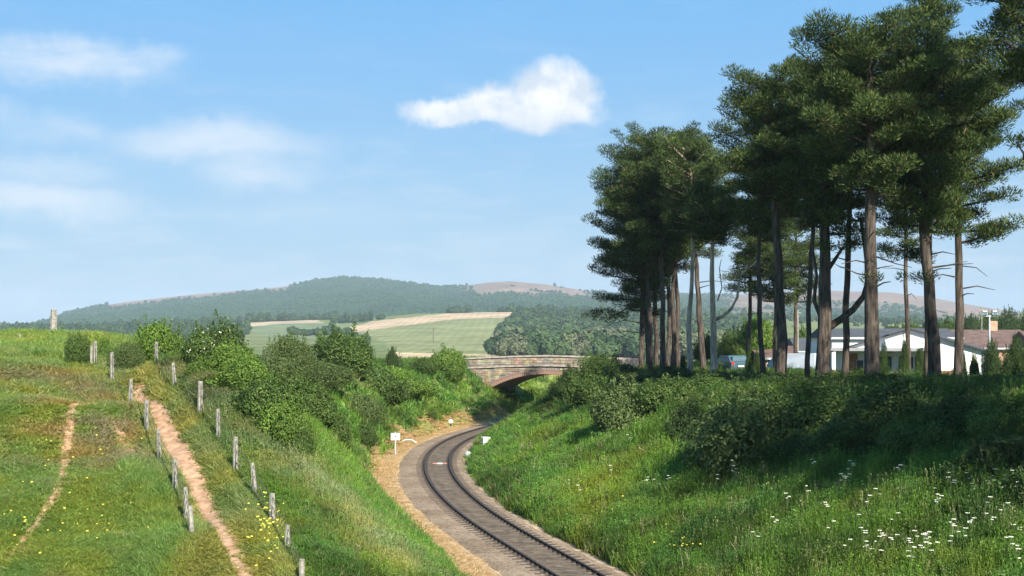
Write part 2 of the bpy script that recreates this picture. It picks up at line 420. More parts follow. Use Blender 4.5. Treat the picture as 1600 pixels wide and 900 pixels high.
def gcols(x, y):
    n1 = fbm(x * .25, y * .25, 4, 21)[:, None]; n2 = fbm(x * 1.3, y * 1.3, 3, 33)[:, None]
    green = np.array([.16, .22, .05]); green2 = np.array([.25, .29, .08]); dry = np.array([.34, .28, .13]); soil = np.array([.47, .27, .16])
    c = green + (green2 - green) * n1
    c = c + (dry - c) * sstep(.55, .75, n2) * .25
    r = np.hypot(x, y)
    # trodden brown ground round the worn tracks on the field
    w = np.exp(-(segdist(x, y, PATH3 + PATH2[:3]) / 2.2) ** 2)[:, None] * sstep(.35, .6, n2 * .6 + n1 * .4)
    c = c + (np.array([.33, .22, .11]) - c) * np.clip(w, 0, 1) * .8
    w = np.exp(-(segdist(x, y, interp_line([(0, 592, 59.5), (100, 592, 60.5), (190, 610, 58)])) / 1.6) ** 2)[:, None]
    c = c + (np.array([.34, .26, .13]) - c) * w * .7
    ndj = (fbm(x * 1.9, y * 1.9, 3, 44) - .5) * .5
    for L, hw, s_ in ((PATH, .33, 1), (PATH2, .20, .95), (PATH3, .30, .6), (PATH4, .12, .4)):
        d = segdist(x, y, L) + ndj * hw * 1.7; w = (1 - sstep(hw * .6, hw * 1.5, d))[:, None] * s_; c = c + (soil - c) * w
    # straw-coloured dead growth on the shoulder of the left bank
    L = interp_line([(300, 620, 56), (380, 690, 52), (470, 760, 48), (560, 830, 46), (620, 880, 44)])
    w = np.exp(-(segdist(x, y, L) / 1.3) ** 2)[:, None] * .55
    c = c + (np.array([.34, .28, .13]) - c) * w
    far = sstep(220, 400, r)[:, None]
    fc = np.array([.14, .16, .07]) + (np.array([.36, .30, .17]) - np.array([.14, .16, .07])) * sstep(.5, .6, fbm(x * .004, y * .004, 3, 77))[:, None]
    return c + (fc - c) * far
m, t = new_mat('ground_earth')
a = t.n('ShaderNodeAttribute'); a.attribute_name = 'tint'
tcn = t.n('ShaderNodeTexCoord')
c = t.mix(t.rng(t.noise(tcn.outputs['Object'], 2.5, 8, .7), .3, .7), (.68, .68, .66), (1.3, 1.3, 1.3))
c = t.mix(1.0, a.outputs['Color'], c, 'MULTIPLY')
b = t.n('ShaderNodeBsdfPrincipled'); t.l(c, b.inputs['Base Color']); b.inputs['Roughness'].default_value = .95; b.inputs['Specular IOR Level'].default_value = .1
bp = t.n('ShaderNodeBump'); bp.inputs['Distance'].default_value = .06; t.l(t.noise(tcn.outputs['Object'], 7, 8, .7), bp.inputs['Height']); t.l(bp.outputs[0], b.inputs['Normal'])
M['ground'] = finish(m, t, b.outputs[0])
GV = np.stack([gxf, gyf, GZ.ravel()], 1)
o = link('ground', mesh_np('ground', GV, F, True, {'tint': ('FLOAT_COLOR', gcols(gxf, gyf))}), M['ground'])
props(o, kind='structure')

# soil paths as thin sheets that follow the ground
def soil_mat(name, c1, c2, sc_=3.):
    return solid(name, c1, .95, .25, sc_, .03, 22., col2=c2)
M['soil'] = soil_mat('path_soil', (.42, .235, .135), (.54, .34, .21))
def ribbon(name, L, hw, lift, mat, seed, nc=6, taper=True, kind='structure', dig=0.0):
    L = resample(np.array(L), .18); T_ = np.gradient(L, axis=0); T_ /= np.linalg.norm(T_, axis=1)[:, None]
    N_ = np.stack([T_[:, 1], -T_[:, 0]], 1); n = len(L); V = []
    s = np.arange(n) * .18
    if hasattr(hw, '__len__'): hw = np.interp(np.linspace(0, 1, n), np.linspace(0, 1, len(hw)), hw)
    wl = hw * (1 + (fbm(s * .9, s * 0 + seed, 3, seed) - .5) * .9 + (fbm(s * 2.2, s * 0 + seed, 2, seed) - .5) * .5)
    wr = hw * (1 + (fbm(s * .9, s * 0 + seed + 9, 3, seed) - .5) * .9 + (fbm(s * 2.2, s * 0 + seed + 5, 2, seed) - .5) * .5)
    if taper:
        e = sstep(0, 1.4, s) * sstep(0, 1.4, s[-1] - s); wl = wl * e; wr = wr * e
    for k in range(nc + 1):
        u = -1 + 2 * k / nc; wd = np.where(u < 0, wl, wr) * u
        x = L[:, 0] + N_[:, 0] * wd; y = L[:, 1] + N_[:, 1] * wd
        z = ground(x, y) + (lift if abs(u) < .99 else -.03)
        V.append(np.stack([x, y, z], 1))
    V = np.stack(V, 1).reshape(-1, 3); ii = np.arange(n * (nc + 1)).reshape(n, nc + 1)
    F = np.stack([ii[:-1, :-1].ravel(), ii[:-1, 1:].ravel(), ii[1:, 1:].ravel(), ii[1:, :-1].ravel()], 1)
    o = link(name, mesh_np(name, V, F, True), mat); props(o, kind=kind); return o
ribbon('footpath', PATH, np.interp(np.linspace(0, 1, 400), [0, .15, .35, .55, .8, 1], [.2, .34, .52, .42, .3, .24]), .045, M['soil'], 3)
ribbon('worn_track', PATH2, .19, .04, M['soil'], 8)
ribbon('worn_patch', PATH3, .22, .02, M['soil'], 5)
ribbon('worn_patch', PATH4, .07, .02, M['soil'], 6)

# ---------------------------------------------------------------- ballast, cess, railway
def sweep(offs, i0, i1, name, mat, attrs=True, jit=0, seed=0, colf=None, smooth=True):
    """offs: list of (offset,z)"""
    L = TL[i0:i1]; N_ = TN[i0:i1]; n = len(L); V = []
    s = np.arange(n) * .65
    for k, (o_, z_) in enumerate(offs):
        j = (fbm(s * .6, s * 0 + k * 0 + seed, 3, seed) - .5) * jit if k in (0, len(offs) - 1) else 0
        if k == 0: oo = o_ + j
        elif k == len(offs) - 1: oo = o_ - j
        else: oo = o_ + 0 * s
        oo = oo + 0 * s
        V.append(np.stack([L[:, 0] + N_[:, 0] * oo, L[:, 1] + N_[:, 1] * oo, np.full(n, z_) if not callable(z_) else z_(s)], 1))
    m_ = len(offs); V = np.stack(V, 1).reshape(-1, 3); ii = np.arange(n * m_).reshape(n, m_)
    F = np.stack([ii[:-1, :-1].ravel(), ii[:-1, 1:].ravel(), ii[1:, 1:].ravel(), ii[1:, :-1].ravel()], 1)
    return mesh_np(name, V, F, smooth)
m, t = new_mat('ballast')
tcn = t.n('ShaderNodeTexCoord'); vo = t.n('ShaderNodeTexVoronoi'); vo.inputs['Scale'].default_value = 14; t.l(tcn.outputs['Object'], vo.inputs['Vector'])
nz = t.noise(tcn.outputs['Object'], .35, 6, .65)
nz2 = t.noise(tcn.outputs['Object'], 4.5, 6, .7)
c = t.mix(t.rng(nz, .38, .62), (.225, .163, .108), (.315, .24, .168))
c = t.mix(t.m('MULTIPLY', t.rng(nz2, .48, .7), .6), c, (.34, .22, .14))
sc2 = t.n('ShaderNodeSeparateColor'); t.l(vo.outputs['Color'], sc2.inputs[0])
c = t.mix(1.0, c, t.mix(sc2.outputs[0], (.55, .55, .55), (1.35, 1.35, 1.35)), 'MULTIPLY')
b = t.n('ShaderNodeBsdfPrincipled'); t.l(c, b.inputs['Base Color']); b.inputs['Roughness'].default_value = .9; b.inputs['Specular IOR Level'].default_value = .15
bp = t.n('ShaderNodeBump'); bp.inputs['Distance'].default_value = .05; bp.inputs['Strength'].default_value = .8; bp.invert = True
t.l(vo.outputs['Distance'], bp.inputs['Height']); t.l(bp.outputs[0], b.inputs['Normal'])
M['ballast'] = finish(m, t, b.outputs[0])
M['fourfoot'] = solid('oily_ballast', (.12, .085, .055), .9, .4, 1.6, .03, 30., col2=(.20, .15, .10))
M['cess'] = solid('cess_earth', (.46, .30, .17), .95, .35, 1.4, .05, 18., col2=(.60, .44, .28))
nT = len(TL)
o = link('cess', sweep([(-5.1, -.36), (-4.4, -.22), (-3.4, -.17), (-2.5, -.16), (0, -.26), (1.7, -.22), (2.35, -.2), (3.0, -.34)], 0, nT, 'cess', M['cess'], jit=.8, seed=4), M['cess']); props(o, kind='structure')
o = link('ballast', sweep([(-2.6, -.26), (-2.2, -.13), (-1.7, -.10), (-.9, -.12), (.9, -.12), (1.3, -.11), (1.55, -.13), (1.9, -.28)], 0, nT, 'ballast', M['ballast'], jit=1.0, seed=9), M['ballast']); props(o, kind='structure')
o = link('track_bed', sweep([(-1.02, -.135), (-.98, -.112), (-.6, -.105), (0, -.098), (.6, -.105), (.98, -.112), (1.02, -.135)], 0, nT, 'track_bed', M['fourfoot'], jit=.08, seed=2), M['fourfoot']); props(o, kind='structure')

track = empty('railway_track', (TL[0, 0], TL[0, 1], 0), 'single line railway track of dark rails curving through the grassy cutting', 'railway track')
tb = -np.array([TL[0, 0], TL[0, 1], 0])
prof = [(-.065, -.150), (-.065, -.135), (-.012, -.12), (-.012, -.045), (-.036, -.035), (-.036, -.003), (-.028, 0), (.028, 0), (.036, -.003), (.036, -.035), (.012, -.045), (.012, -.12), (.065, -.135), (.065, -.150)]
for sgn in (-1, 1):
    me = sweep([(sgn * .7525 + a_, b_) for a_, b_ in prof], 6, nT, 'rail', M['rail'], smooth=False)
    o = link('rail', me, M['rail'], track, tb)
slp = MB().box((0, 0, 0), (2.5, .26, .13)).build('sleeper', M['sleeper'], track)
chair_a = MB().box((-.7525, 0, .075), (.42, .24, .05), top=.75).build('rail_chair', M['chair'], track)
chair_b = MB().box((.7525, 0, .075), (.42, .24, .05), top=.75).build('rail_chair', M['chair'], track)
first = True
kk = [i for i in range(34, nT - 4) if TL[i, 1] > 40 and TL[i, 1] < 160]
for i in kk:
    for src in (slp, chair_a, chair_b):
        o = src if first else src.copy()
        if not first: C.objects.link(o); o.parent = track
        z = -.165
        o.location = Vector((TL[i, 0], TL[i, 1], z)) + Vector(tb)
        o.rotation_euler = (0, 0, math.atan2(TN[i, 1], TN[i, 0]))
    first = False

# ---------------------------------------------------------------- scattered small plants (stuff): one object each, blades instanced inside it
def blades(n, rad, hw, bend, seed, taper=True, leafy=False):
    r = np.random.default_rng(seed); V = []; Fq = []; Ft = []; G = []
    for i in range(n):
        a = r.uniform(0, 2 * PI); d = rad * math.sqrt(r.uniform()); x, y = d * math.cos(a), d * math.sin(a)
        h = r.uniform(.55, 1.0); th = r.uniform(0, 2 * PI); wd = hw * r.uniform(.6, 1.2); bd = bend * r.uniform(.2, 1); bt = r.uniform(0, 2 * PI)
        cx, cy = math.cos(th) * wd, math.sin(th) * wd; bx, by = math.cos(bt) * bd, math.sin(bt) * bd
        g = r.uniform(.62, 1.3); b0 = len(V)
        V += [(x - cx, y - cy, -.1), (x + cx, y + cy, -.1), (x + cx * .8 + bx * .3, y + cy * .8 + by * .3, h * .55), (x - cx * .8 + bx * .3, y - cy * .8 + by * .3, h * .55), (x + bx, y + by, h)]
        Fq.append((b0, b0 + 1, b0 + 2, b0 + 3)); Ft.append((b0 + 3, b0 + 2, b0 + 4)); G += [(g, g * r.uniform(.95, 1.05), g)] * 5
        if leafy:
            for k in range(5):
                z = h * r.uniform(.3, 1.0); la = r.uniform(0, 2 * PI); ll = hw * r.uniform(2.5, 4.5); lw = ll * .42; b0 = len(V)
                dx, dy = math.cos(la), math.sin(la); px_, py_ = -dy, dx; ox, oy = x + bx * z, y + by * z; dz = r.uniform(-.05, .12); g = r.uniform(.55, 1.3)
                V += [(ox, oy, z), (ox + dx * ll * .5 + px_ * lw, oy + dy * ll * .5 + py_ * lw, z + dz), (ox + dx * ll, oy + dy * ll, z + dz * .5), (ox + dx * ll * .5 - px_ * lw, oy + dy * ll * .5 - py_ * lw, z + dz)]
                Fq.append((b0, b0 + 1, b0 + 2, b0 + 3)); G += [(g, g, g * .9)] * 4
    return np.array(V), np.array(Fq), np.array(Ft), np.array(G)
def blob(seed, flat=.85, n=460):
    """rounded leafy tree crown for far woods, built of leaf clumps"""
    r = np.random.default_rng(seed); d = r.normal(size=(n, 3)); d /= np.linalg.norm(d, axis=1)[:, None]
    lob = r.normal(size=(9, 3)); lob /= np.linalg.norm(lob, axis=1)[:, None]
    rad = .30 + .2 * np.clip((d @ lob.T).max(1) ** 6, 0, 1) + r.uniform(-.05, .04, n)
    cen = d * rad[:, None]; cen[:, 2] = cen[:, 2] * flat + .45 * flat
    nr = d + r.normal(size=(n, 3)) * .4; nr /= np.linalg.norm(nr, axis=1)[:, None]
    a = r.normal(size=(n, 3)); a -= nr * (a * nr).sum(1)[:, None]; a /= np.linalg.norm(a, axis=1)[:, None]; b = np.cross(nr, a)
    s = r.uniform(.05, .105, n)[:, None]
    V = np.stack([cen - a * s, cen + b * s * .8, cen + a * s, cen - b * s * .8], 1).reshape(-1, 3)
    g = np.repeat(r.uniform(.75, 1.25, n), 4)
    return V, np.arange(4 * n).reshape(n, 4), np.zeros((0, 3), int), np.stack([g, g, g], 1)
def scatter_tree():
    ng = bpy.data.node_groups.new('scatter', 'GeometryNodeTree')
    ng.interface.new_socket('Geometry', in_out='INPUT', socket_type='NodeSocketGeometry'); ng.interface.new_socket('Geometry', in_out='OUTPUT', socket_type='NodeSocketGeometry')
    N = ng.nodes; L = ng.links; gi = N.new('NodeGroupInput'); go = N.new('NodeGroupOutput')
    def at(nm, ty):
        a = N.new('GeometryNodeInputNamedAttribute'); a.data_type = ty; a.inputs[0].default_value = nm; return a.outputs[0]
    cmpn = N.new('FunctionNodeCompare'); cmpn.data_type = 'INT'; cmpn.operation = 'LESS_THAN'
    ti = at('tmpl', 'INT'); ins = [i for i in cmpn.inputs if i.enabled]; L.new(ti, ins[0]); ins[1].default_value = 0
    sg = N.new('GeometryNodeSeparateGeometry'); sg.domain = 'POINT'; L.new(gi.outputs[0], sg.inputs[0]); L.new(cmpn.outputs[0], sg.inputs[1])
    sp = N.new('GeometryNodeSplitToInstances'); sp.domain = 'POINT'; L.new(sg.outputs[1], sp.inputs[0]); L.new(ti, sp.inputs['Group ID'])
    ip = N.new('GeometryNodeInstanceOnPoints'); L.new(sg.outputs[0], ip.inputs['Points']); L.new(sp.outputs[0], ip.inputs['Instance'])
    ip.inputs['Pick Instance'].default_value = True; L.new(at('pick', 'INT'), ip.inputs['Instance Index'])
    L.new(at('rot', 'FLOAT_VECTOR'), ip.inputs['Rotation']); L.new(at('scl', 'FLOAT_VECTOR'), ip.inputs['Scale'])
    L.new(ip.outputs[0], go.inputs[0]); return ng
SCN = scatter_tree()
def scatter(name, tmpl, pos, rot, scl, tint, pick, mat, label=None):
    V = []; Fq = []; Ft = []; B = []; T = []
    b = 0
    for k, (v, fq, ft, g) in enumerate(tmpl):
        V.append(v); B.append(g); T.append(np.full(len(v), k))
        if len(fq): Fq.append(fq + b)
        if len(ft): Ft.append(ft + b)
        b += len(v)
    nt_ = b; n = len(pos)
    V = np.concatenate(V + [pos]); tm = np.concatenate(T + [np.full(n, -1)])
    z3 = np.zeros((nt_, 3)); Bc = np.concatenate(B + [np.ones((n, 3))])
    fs = [np.concatenate(f) for f in (Fq, Ft) if f]
    me = mesh_np(name, V, fs, False, {'tmpl': ('INT', tm), 'blade': ('FLOAT_COLOR', Bc), 'tint': ('FLOAT_COLOR', np.concatenate([z3 + 1, tint])),
                 'rot': ('FLOAT_VECTOR', np.concatenate([z3, rot])), 'scl': ('FLOAT_VECTOR', np.concatenate([z3 + 1, scl])), 'pick': ('INT', np.concatenate([np.zeros(nt_), pick]))})
    o = link(name, me, mat); md = o.modifiers.new('scatter', 'NODES'); md.node_group = SCN
    props(o, label, None, None, 'stuff'); return o
def lerp3(a, b, t): return np.array(a) + (np.array(b) - np.array(a)) * t[:, None]

GRASS = [blades(60, .36, .016, .35, 1), blades(60, .36, .013, .25, 2), blades(44, .36, .024, .5, 3)]
HERB = [blades(14, .34, .014, .25, 5, leafy=True), blades(18, .36, .013, .2, 6, leafy=True), blades(9, .22, .024, .15, 7, leafy=True)]
def in_view(x, y, z, mx=160, my=60):
    px = 800 + FPX * x / y; py = HZ + FPX * (CAMH - z) / y
    return (px > -mx) & (px < 1600 + mx) & (py < 900 + my)
def sample_ground(n, x0, x1, y0, y1, bias=1.0):
    # more points near the camera
    u = rng.uniform(size=n); y = y0 * (y1 / y0) ** (u ** bias); x = rng.uniform(x0, x1, n) * 1.0
    return x, y
def cover():
    N = 230000
    u = rng.uniform(size=N); y = 1 / (1 / 33 + (1 / 200 - 1 / 33) * u)       # density falls with distance squared
    px = rng.uniform(-160, 1760, N); x = (px - 800) / FPX * y
    z = ground(x, y); off, _ = track_off(x, y)
    lo = np.where(y < 145, 4.4, 4.8) + (fbm(y * .35, y * 0, 3, 4) - .5) * 1.1; ro = np.where(y < 140, 2.15, 4) + (fbm(y * .4, y * 0 + 7, 3, 8) - .5) * .5
    keep = (off < -lo) | (off > ro)
    keep &= in_view(x, y, z, 160, 120)
    # behind the left crest and the right plateau is hidden: thin out
    hid = ((x < -22) & (y > 88)) | ((x > 13) & (y > 95))
    keep &= ~(hid & (rng.uniform(size=N) < .6))
    dp = segdist(x, y, PATH); dp2 = np.minimum(segdist(x, y, PATH2) * 1.5, segdist(x, y, PATH3) * 1.1)
    keep &= (dp > np.interp(y, [38, 44, 50, 53, 58], [.24, .3, .5, .42, .25]) + rng.uniform(-.12, .2, N)) & (dp2 > rng.uniform(.14, .55, N))
    x, y, z, off, dp, dp2 = [a[keep] for a in (x, y, z, off, dp, dp2)]; n = len(x)
    left = off < 0
    fr = np.array([P(a, b, c)[:2] for a, b, c, _ in POST_R]); fl = np.array([P(a, b, c)[:2] for a, b, c, _ in POST_L])
    def side(x, y, L):   # positive = right of the fence line
        o = np.argsort(L[:, 1]); return x - np.interp(y, L[o, 1], L[o, 0])
    sr = side(x, y, fr); s_l = side(x, y, fl)
    field = left & (s_l < -.15) & (y < 90); lane = left & (s_l >= -.15) & (sr < .1) & (y < 66); bank = left & ~field & ~lane; right = ~left
    n1 = fbm(x * .22, y * .22, 4, 61); n2 = fbm(x * .9, y * .9, 3, 62); n3 = rng.uniform(size=n)
    h = np.where(field, .10 + .22 * n2 ** 2, .12)
    # beside the left fence line the grass is long
    h = np.where(field & (s_l > -1.2), .34, h)
    h = np.where(field & (y > 66), .45, h)
    h = np.where(lane, .09 + .1 * n2, h)
    h = np.where(lane & ((sr > -.5) | (s_l < .25)), .3, h)
    h = np.where(bank, .26 + .34 * n1 + .3 * (n2 - .4), h); h = np.where(bank & (sr < 2.2) & (y < 66), h * .7, h)
    h = np.where(right, .30 + .40 * n1 + 1.1 * np.clip(n2 - .38, 0, 1), h); h = np.where(right & (y > 75), h * .65, h)
    h = h * (.75 + .5 * n3)
    pr = np.exp(-np.minimum(dp, dp2) ** 2 / .5); h *= 1 - .5 * pr
    # colours
    col = np.zeros((n, 3))
    G1, G2 = (.095, .185, .030), (.175, .265, .050)
    base = lerp3(G1, G2, np.clip(n1 * 1.6 - .3, 0, 1) * .7 + n3 * .3)
    col[:] = base
    fd = lerp3((.20, .29, .055), (.33, .38, .095), n1); dryf = sstep(.52, .75, n2) * .35
    fd = fd + (np.array([.34, .30, .13]) - fd) * dryf[:, None]
    wb = np.exp(-(segdist(x, y, PATH3 + PATH2[:3]) / 2.0) ** 2) * .8 * sstep(.3, .55, n2) + np.exp(-(segdist(x, y, interp_line([(0, 592, 59.5), (100, 592, 60.5), (190, 610, 58)])) / 1.3) ** 2) * .7
    fd = fd + (np.array([.40, .27, .15]) - fd) * np.clip(wb, 0, 1)[:, None]
    col = np.where(field[:, None], fd, col)
    ln = lerp3((.24, .30, .07), (.38, .35, .13), n2); col = np.where(lane[:, None], ln, col)
    # straw shoulder right of the right fence
    L = interp_line([(290, 590, 58), (380, 690, 52), (470, 760, 48), (560, 830, 46), (620, 890, 43)])
    ws = np.exp(-(segdist(x, y, L) / 1.5) ** 2) * sstep(.3, .6, n2 * .5 + n3 * .5)
    col = col + (np.array([.33, .29, .135]) - col) * (ws * np.where(bank, .85, 0))[:, None]
    # bright lush toe of left bank and the right slope
    toe = np.exp(-((np.abs(off) - 6) / 3.0) ** 2); col = col * (1 + .45 * toe * (left | (y > 60)))[:, None]
    yl = sstep(.6, .75, fbm(x * .35, y * .35, 3, 90)); col = col + (np.array([.23, .23, .035]) - col) * (yl * .45 * (bank | right))[:, None]
    dk = sstep(.48, .62, fbm(x * .45 + 9, y * .45, 3, 95)); col = col * (1 - .45 * dk * (right | bank))[:, None]
    yb = P(930, 805, 63); yw = np.exp(-(((x - yb[0]) / 1.8) ** 2 + ((y - yb[1]) / 6) ** 2)) * .6; col = col + (np.array([.33, .33, .04]) - col) * yw[:, None]
    yb = P(420, 850, 41); yw = np.exp(-(((x - yb[0]) / .5) ** 2 + ((y - yb[1]) / 2) ** 2)) * .7; col = col + (np.array([.42, .38, .06]) - col) * yw[:, None]
    hue = fbm(x * .6 + 40, y * .6, 3, 97); col = col * lerp3((.85, .98, 1.15), (1.12, 1.03, .85), sstep(.3, .7, hue))
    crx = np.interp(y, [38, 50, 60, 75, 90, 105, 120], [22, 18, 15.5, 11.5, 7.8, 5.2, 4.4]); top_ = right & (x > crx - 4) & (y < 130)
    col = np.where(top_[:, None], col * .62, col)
    dead = (rng.uniform(size=n) < .07) & (bank | right); col = np.where(dead[:, None], np.array([.36, .30, .16]), col)
    col *= rng.uniform(.82, 1.18, n)[:, None]
    # thin the short turf so the soil shows
    lod = np.clip(y / 60, .75, 2.2)
    herb = (rng.uniform(size=n) < np.where(bank, .45, np.where(right, .62, np.where(field, .10, .08))))
    sx = rng.uniform(.75, 1.25, n) * lod
    scl = np.stack([sx, sx, h], 1); rot = np.stack([rng.uniform(-.12, .12, n), rng.uniform(-.12, .12, n), rng.uniform(0, 6.28, n)], 1)
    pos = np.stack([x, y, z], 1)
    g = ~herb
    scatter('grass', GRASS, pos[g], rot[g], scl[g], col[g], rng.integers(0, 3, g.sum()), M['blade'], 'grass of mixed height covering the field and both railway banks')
    hc = col * np.array([.82, 1.0, .9]); hs = scl.copy(); hs[:, 2] *= rng.uniform(.8, 1.5, n)
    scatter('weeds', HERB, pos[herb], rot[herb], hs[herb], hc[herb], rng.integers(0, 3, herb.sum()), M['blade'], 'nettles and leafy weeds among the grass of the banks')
    print('cover', n, herb.sum())
cover()

# straw and dead bracken on the cess
def cess_straw():
    n = 15000; i = rng.integers(30, nT - 30, n); off = -rng.uniform(2.5, 4.8, n); x = TL[i, 0] + TN[i, 0] * off + rng.uniform(-.3, .3, n); y = TL[i, 1] + TN[i, 1] * off + rng.uniform(-.3, .3, n)
    k = (y > 42) & (y < 150) & (off < -2.4); x, y = x[k], y[k]; n = len(x)
    o_, _ = track_off(x, y); z = np.maximum(ground(x, y), np.interp(o_, [-5.1, -4.4, -3.4, -2.5], [-.36, -.22, -.17, -.2]))
    sx = rng.uniform(.6, 1.2, n); scl = np.stack([sx, sx, rng.uniform(.02, .11, n)], 1); rot = np.stack([0 * x, 0 * x, rng.uniform(0, 6.28, n)], 1)
    col = lerp3((.52, .34, .17), (.72, .56, .34), rng.uniform(size=n))
    scatter('cut_straw', GRASS, np.stack([x, y, z], 1), rot, scl, col, rng.integers(0, 3, n), M['blade'], 'orange brown cut straw lying along the left edge of the ballast')
cess_straw()

# ---------------------------------------------------------------- far hills (polar height field, real distances)
HPX = np.array([-1500, -700, -300, 0, 50, 85, 100, 150, 200, 300, 400, 450, 500, 540, 600, 650, 690, 720, 760, 800, 850, 900, 960, 1050, 1160, 1280, 1320, 1390, 1440, 1500, 1560, 1620, 1800, 2300, 3000.])
HPY = np.array([519, 517, 516, 515, 509, 498, 490, 479, 471, 461, 452, 447, 438, 435, 438, 445, 449, 447, 441, 439, 444, 452, 461, 462, 460, 453, 455, 457, 463, 473, 484, 492, 500, 508, 512.])
MPX = np.array([-1500, -300, 0, 200, 380, 480, 560, 650, 760, 900, 1000, 1200, 1400, 1700, 3000.])
MPY = np.array([519, 518, 517, 512, 503, 500, 498, 490, 487.5, 488, 491, 497, 503, 508, 514.])
def hill_row(px, D):
    """picture row of the land at distance D seen in column px"""
    top = np.interp(px, HPX, HPY); mid = np.interp(px, MPX, MPY)
    t1 = sstep(800, 2050, D) * .55 + .45 * np.clip((D - 800) / 1250, 0, 1)
    r = 556.5 + (mid - 556.5) * t1
    t2 = np.clip((D - 2900) / 1900, 0, 1); r2 = mid + 2.5 + (top - mid - 2.5) * (t2 ** .85)
    k = sstep(2050, 2500, D); dip = 9 * np.sin(PI * np.clip((D - 2050) / 850, 0, 1))
    r = np.where(D < 2050, r, mid * (1 - k) + (mid + 2.5) * k + dip)
    r = np.where(D > 2900, r2, r)
    back = sstep(4800, 6800, D); r = r + (524 - r) * back
    return r
def hillz(px, D):
    z = CAMH - (hill_row(px, D) - HZ) / FPX * D
    u = px * .004; v = D * .0016
    z = z + (fbm(u * 4, v * 3, 4, 301) - .5) * 26 * sstep(2600, 3600, D) * sstep(5200, 4600, D) * (1 - .8 * sstep(4300, 4800, D)) + (fbm(u * 3, v * 5, 3, 302) - .5) * 2.5 * sstep(900, 1300, D)
    return z
FIELDS = [  # outline in picture columns and rows at the hill's own surface, colour
    ([(395, 520), (383, 508), (470, 504), (522, 505), (545, 512), (535, 520), (500, 528), (430, 530)], (.155, .19, .10)),
    ([(383, 505.5), (440, 500), (500, 499), (503, 503.5), (440, 505), (386, 510)], (.44, .34, .23)),
    ([(515, 500.5), (600, 494), (606, 498), (560, 506), (530, 507)], (.13, .19, .07)),
    ([(590, 512), (690, 501), (797, 496), (815, 490), (775, 515), (762, 535), (768, 552), (765, 560), (618, 560), (600, 535), (555, 518)], (.20, .215, .10)),
    ([(543, 512), (580, 503), (640, 496), (700, 490), (760, 487.5), (808, 488.5), (800, 496), (700, 500), (640, 507), (590, 514), (553, 519)], (.44, .33, .215)),
    ([(610, 550), (700, 553), (840, 552), (840, 560), (610, 560)], (.46, .36, .22)),
    ([(815, 488), (900, 488.5), (1000, 491), (1080, 495), (1080, 500), (925, 496), (840, 493)], (.17, .24, .08)),
    ([(868, 495), (1000, 498), (1000, 503), (920, 504)], (.40, .33, .19)),
    ([(820, 555), (900, 553), (900, 560), (820, 560)], (.40, .33, .19)),
]
WOOD = [(778, 524), (790, 512), (812, 495), (835, 493), (870, 498), (940, 504), (1060, 503), (1060, 566), (800, 566), (782, 552)]
hpx = np.arange(-1500, 3001, 7.0); hD = np.concatenate([np.linspace(700, 2080, 70), np.linspace(2120, 4750, 80), np.linspace(4830, 7000, 18)])
HX, HD = np.meshgrid(hpx, hD); hz = hillz(HX, HD)
ex = sstep(-1500, -1000, HX) * sstep(3000, 2500, HX); hz = -12 + (hz + 12) * ex
nearfade = sstep(700, 800, HD); hz = hz * nearfade + (-12.5) * (1 - nearfade)
hv = np.stack([((HX - 800) / FPX * HD).ravel(), HD.ravel(), hz.ravel()], 1)
ii = np.arange(hv.shape[0]).reshape(HX.shape)
F = np.stack([ii[:-1, :-1].ravel(), ii[:-1, 1:].ravel(), ii[1:, 1:].ravel(), ii[1:, :-1].ravel()], 1)
hpy = (HZ - (hv[:, 2] - CAMH) * FPX / hv[:, 1]); hpxr = HX.ravel(); hDr = HD.ravel()
hx, hy = hv[:, 0], hv[:, 1]
n1 = fbm(hx * .0022, hy * .0022, 4, 111); n2 = fbm(hx * .009, hy * .009, 3, 112); n3 = fbm(hx * .0009, hy * .0012, 4, 113)
c = lerp3((.11, .15, .055), (.19, .20, .09), n1)
main = hDr > 2850
wood = lerp3((.025, .058, .028), (.055, .10, .038), n2)
moor = lerp3((.17, .12, .095), (.27, .19, .14), n2)
toprow = np.interp(hpxr, HPX, HPY); dtop = hpy - toprow
moorw = sstep(12, 3, dtop + (n1 - .5) * 16) * sstep(490, 430, hpxr) * sstep(130, 190, hpxr)
moorw = np.maximum(moorw, sstep(34, 8, dtop + (n1 - .5) * 60) * sstep(690, 760, hpxr) * sstep(960, 900, hpxr) * sstep(.28, .46, n2 * .5 + n1 * .5))
moorw = np.maximum(moorw, sstep(46, 14, dtop + (n1 - .5) * 40) * sstep(1040, 1200, hpxr))
moorw = np.maximum(moorw, .25 * sstep(.6, .7, n3))
c = np.where(main[:, None], wood + (moor - wood) * np.clip(moorw, 0, 1)[:, None], c)
fcol_mask = np.zeros(len(c), bool)
pyflat = hill_row(hpxr, hDr)
for poly, cc in FIELDS:
    k = inpoly(hpxr, pyflat, poly) & (hDr < 2200); c[k] = np.array(cc); fcol_mask |= k
k = inpoly(hpxr, pyflat, WOOD) & (hDr < 2200); c[k] = (.05, .075, .035)
me = mesh_np('hills', hv, F, True, {'tint': ('FLOAT_COLOR', c)})
m, t = new_mat('hill_land')
a = t.n('ShaderNodeAttribute'); a.attribute_name = 'tint'; tcn = t.n('ShaderNodeTexCoord')
cc = t.mix(t.rng(t.noise(tcn.outputs['Object'], .02, 8, .7), .3, .7), (.72, .74, .72), (1.25, 1.22, 1.2))
stripe = t.n('ShaderNodeTexWave'); stripe.inputs['Scale'].default_value = .035; stripe.inputs['Distortion'].default_value = 2; t.l(tcn.outputs['Object'], stripe.inputs['Vector'])
cc = t.mix(1.0, cc, t.mix(stripe.outputs[1], (.93, .93, .93), (1.05, 1.05, 1.05)), 'MULTIPLY')
cc = t.mix(1.0, a.outputs['Color'], cc, 'MULTIPLY')
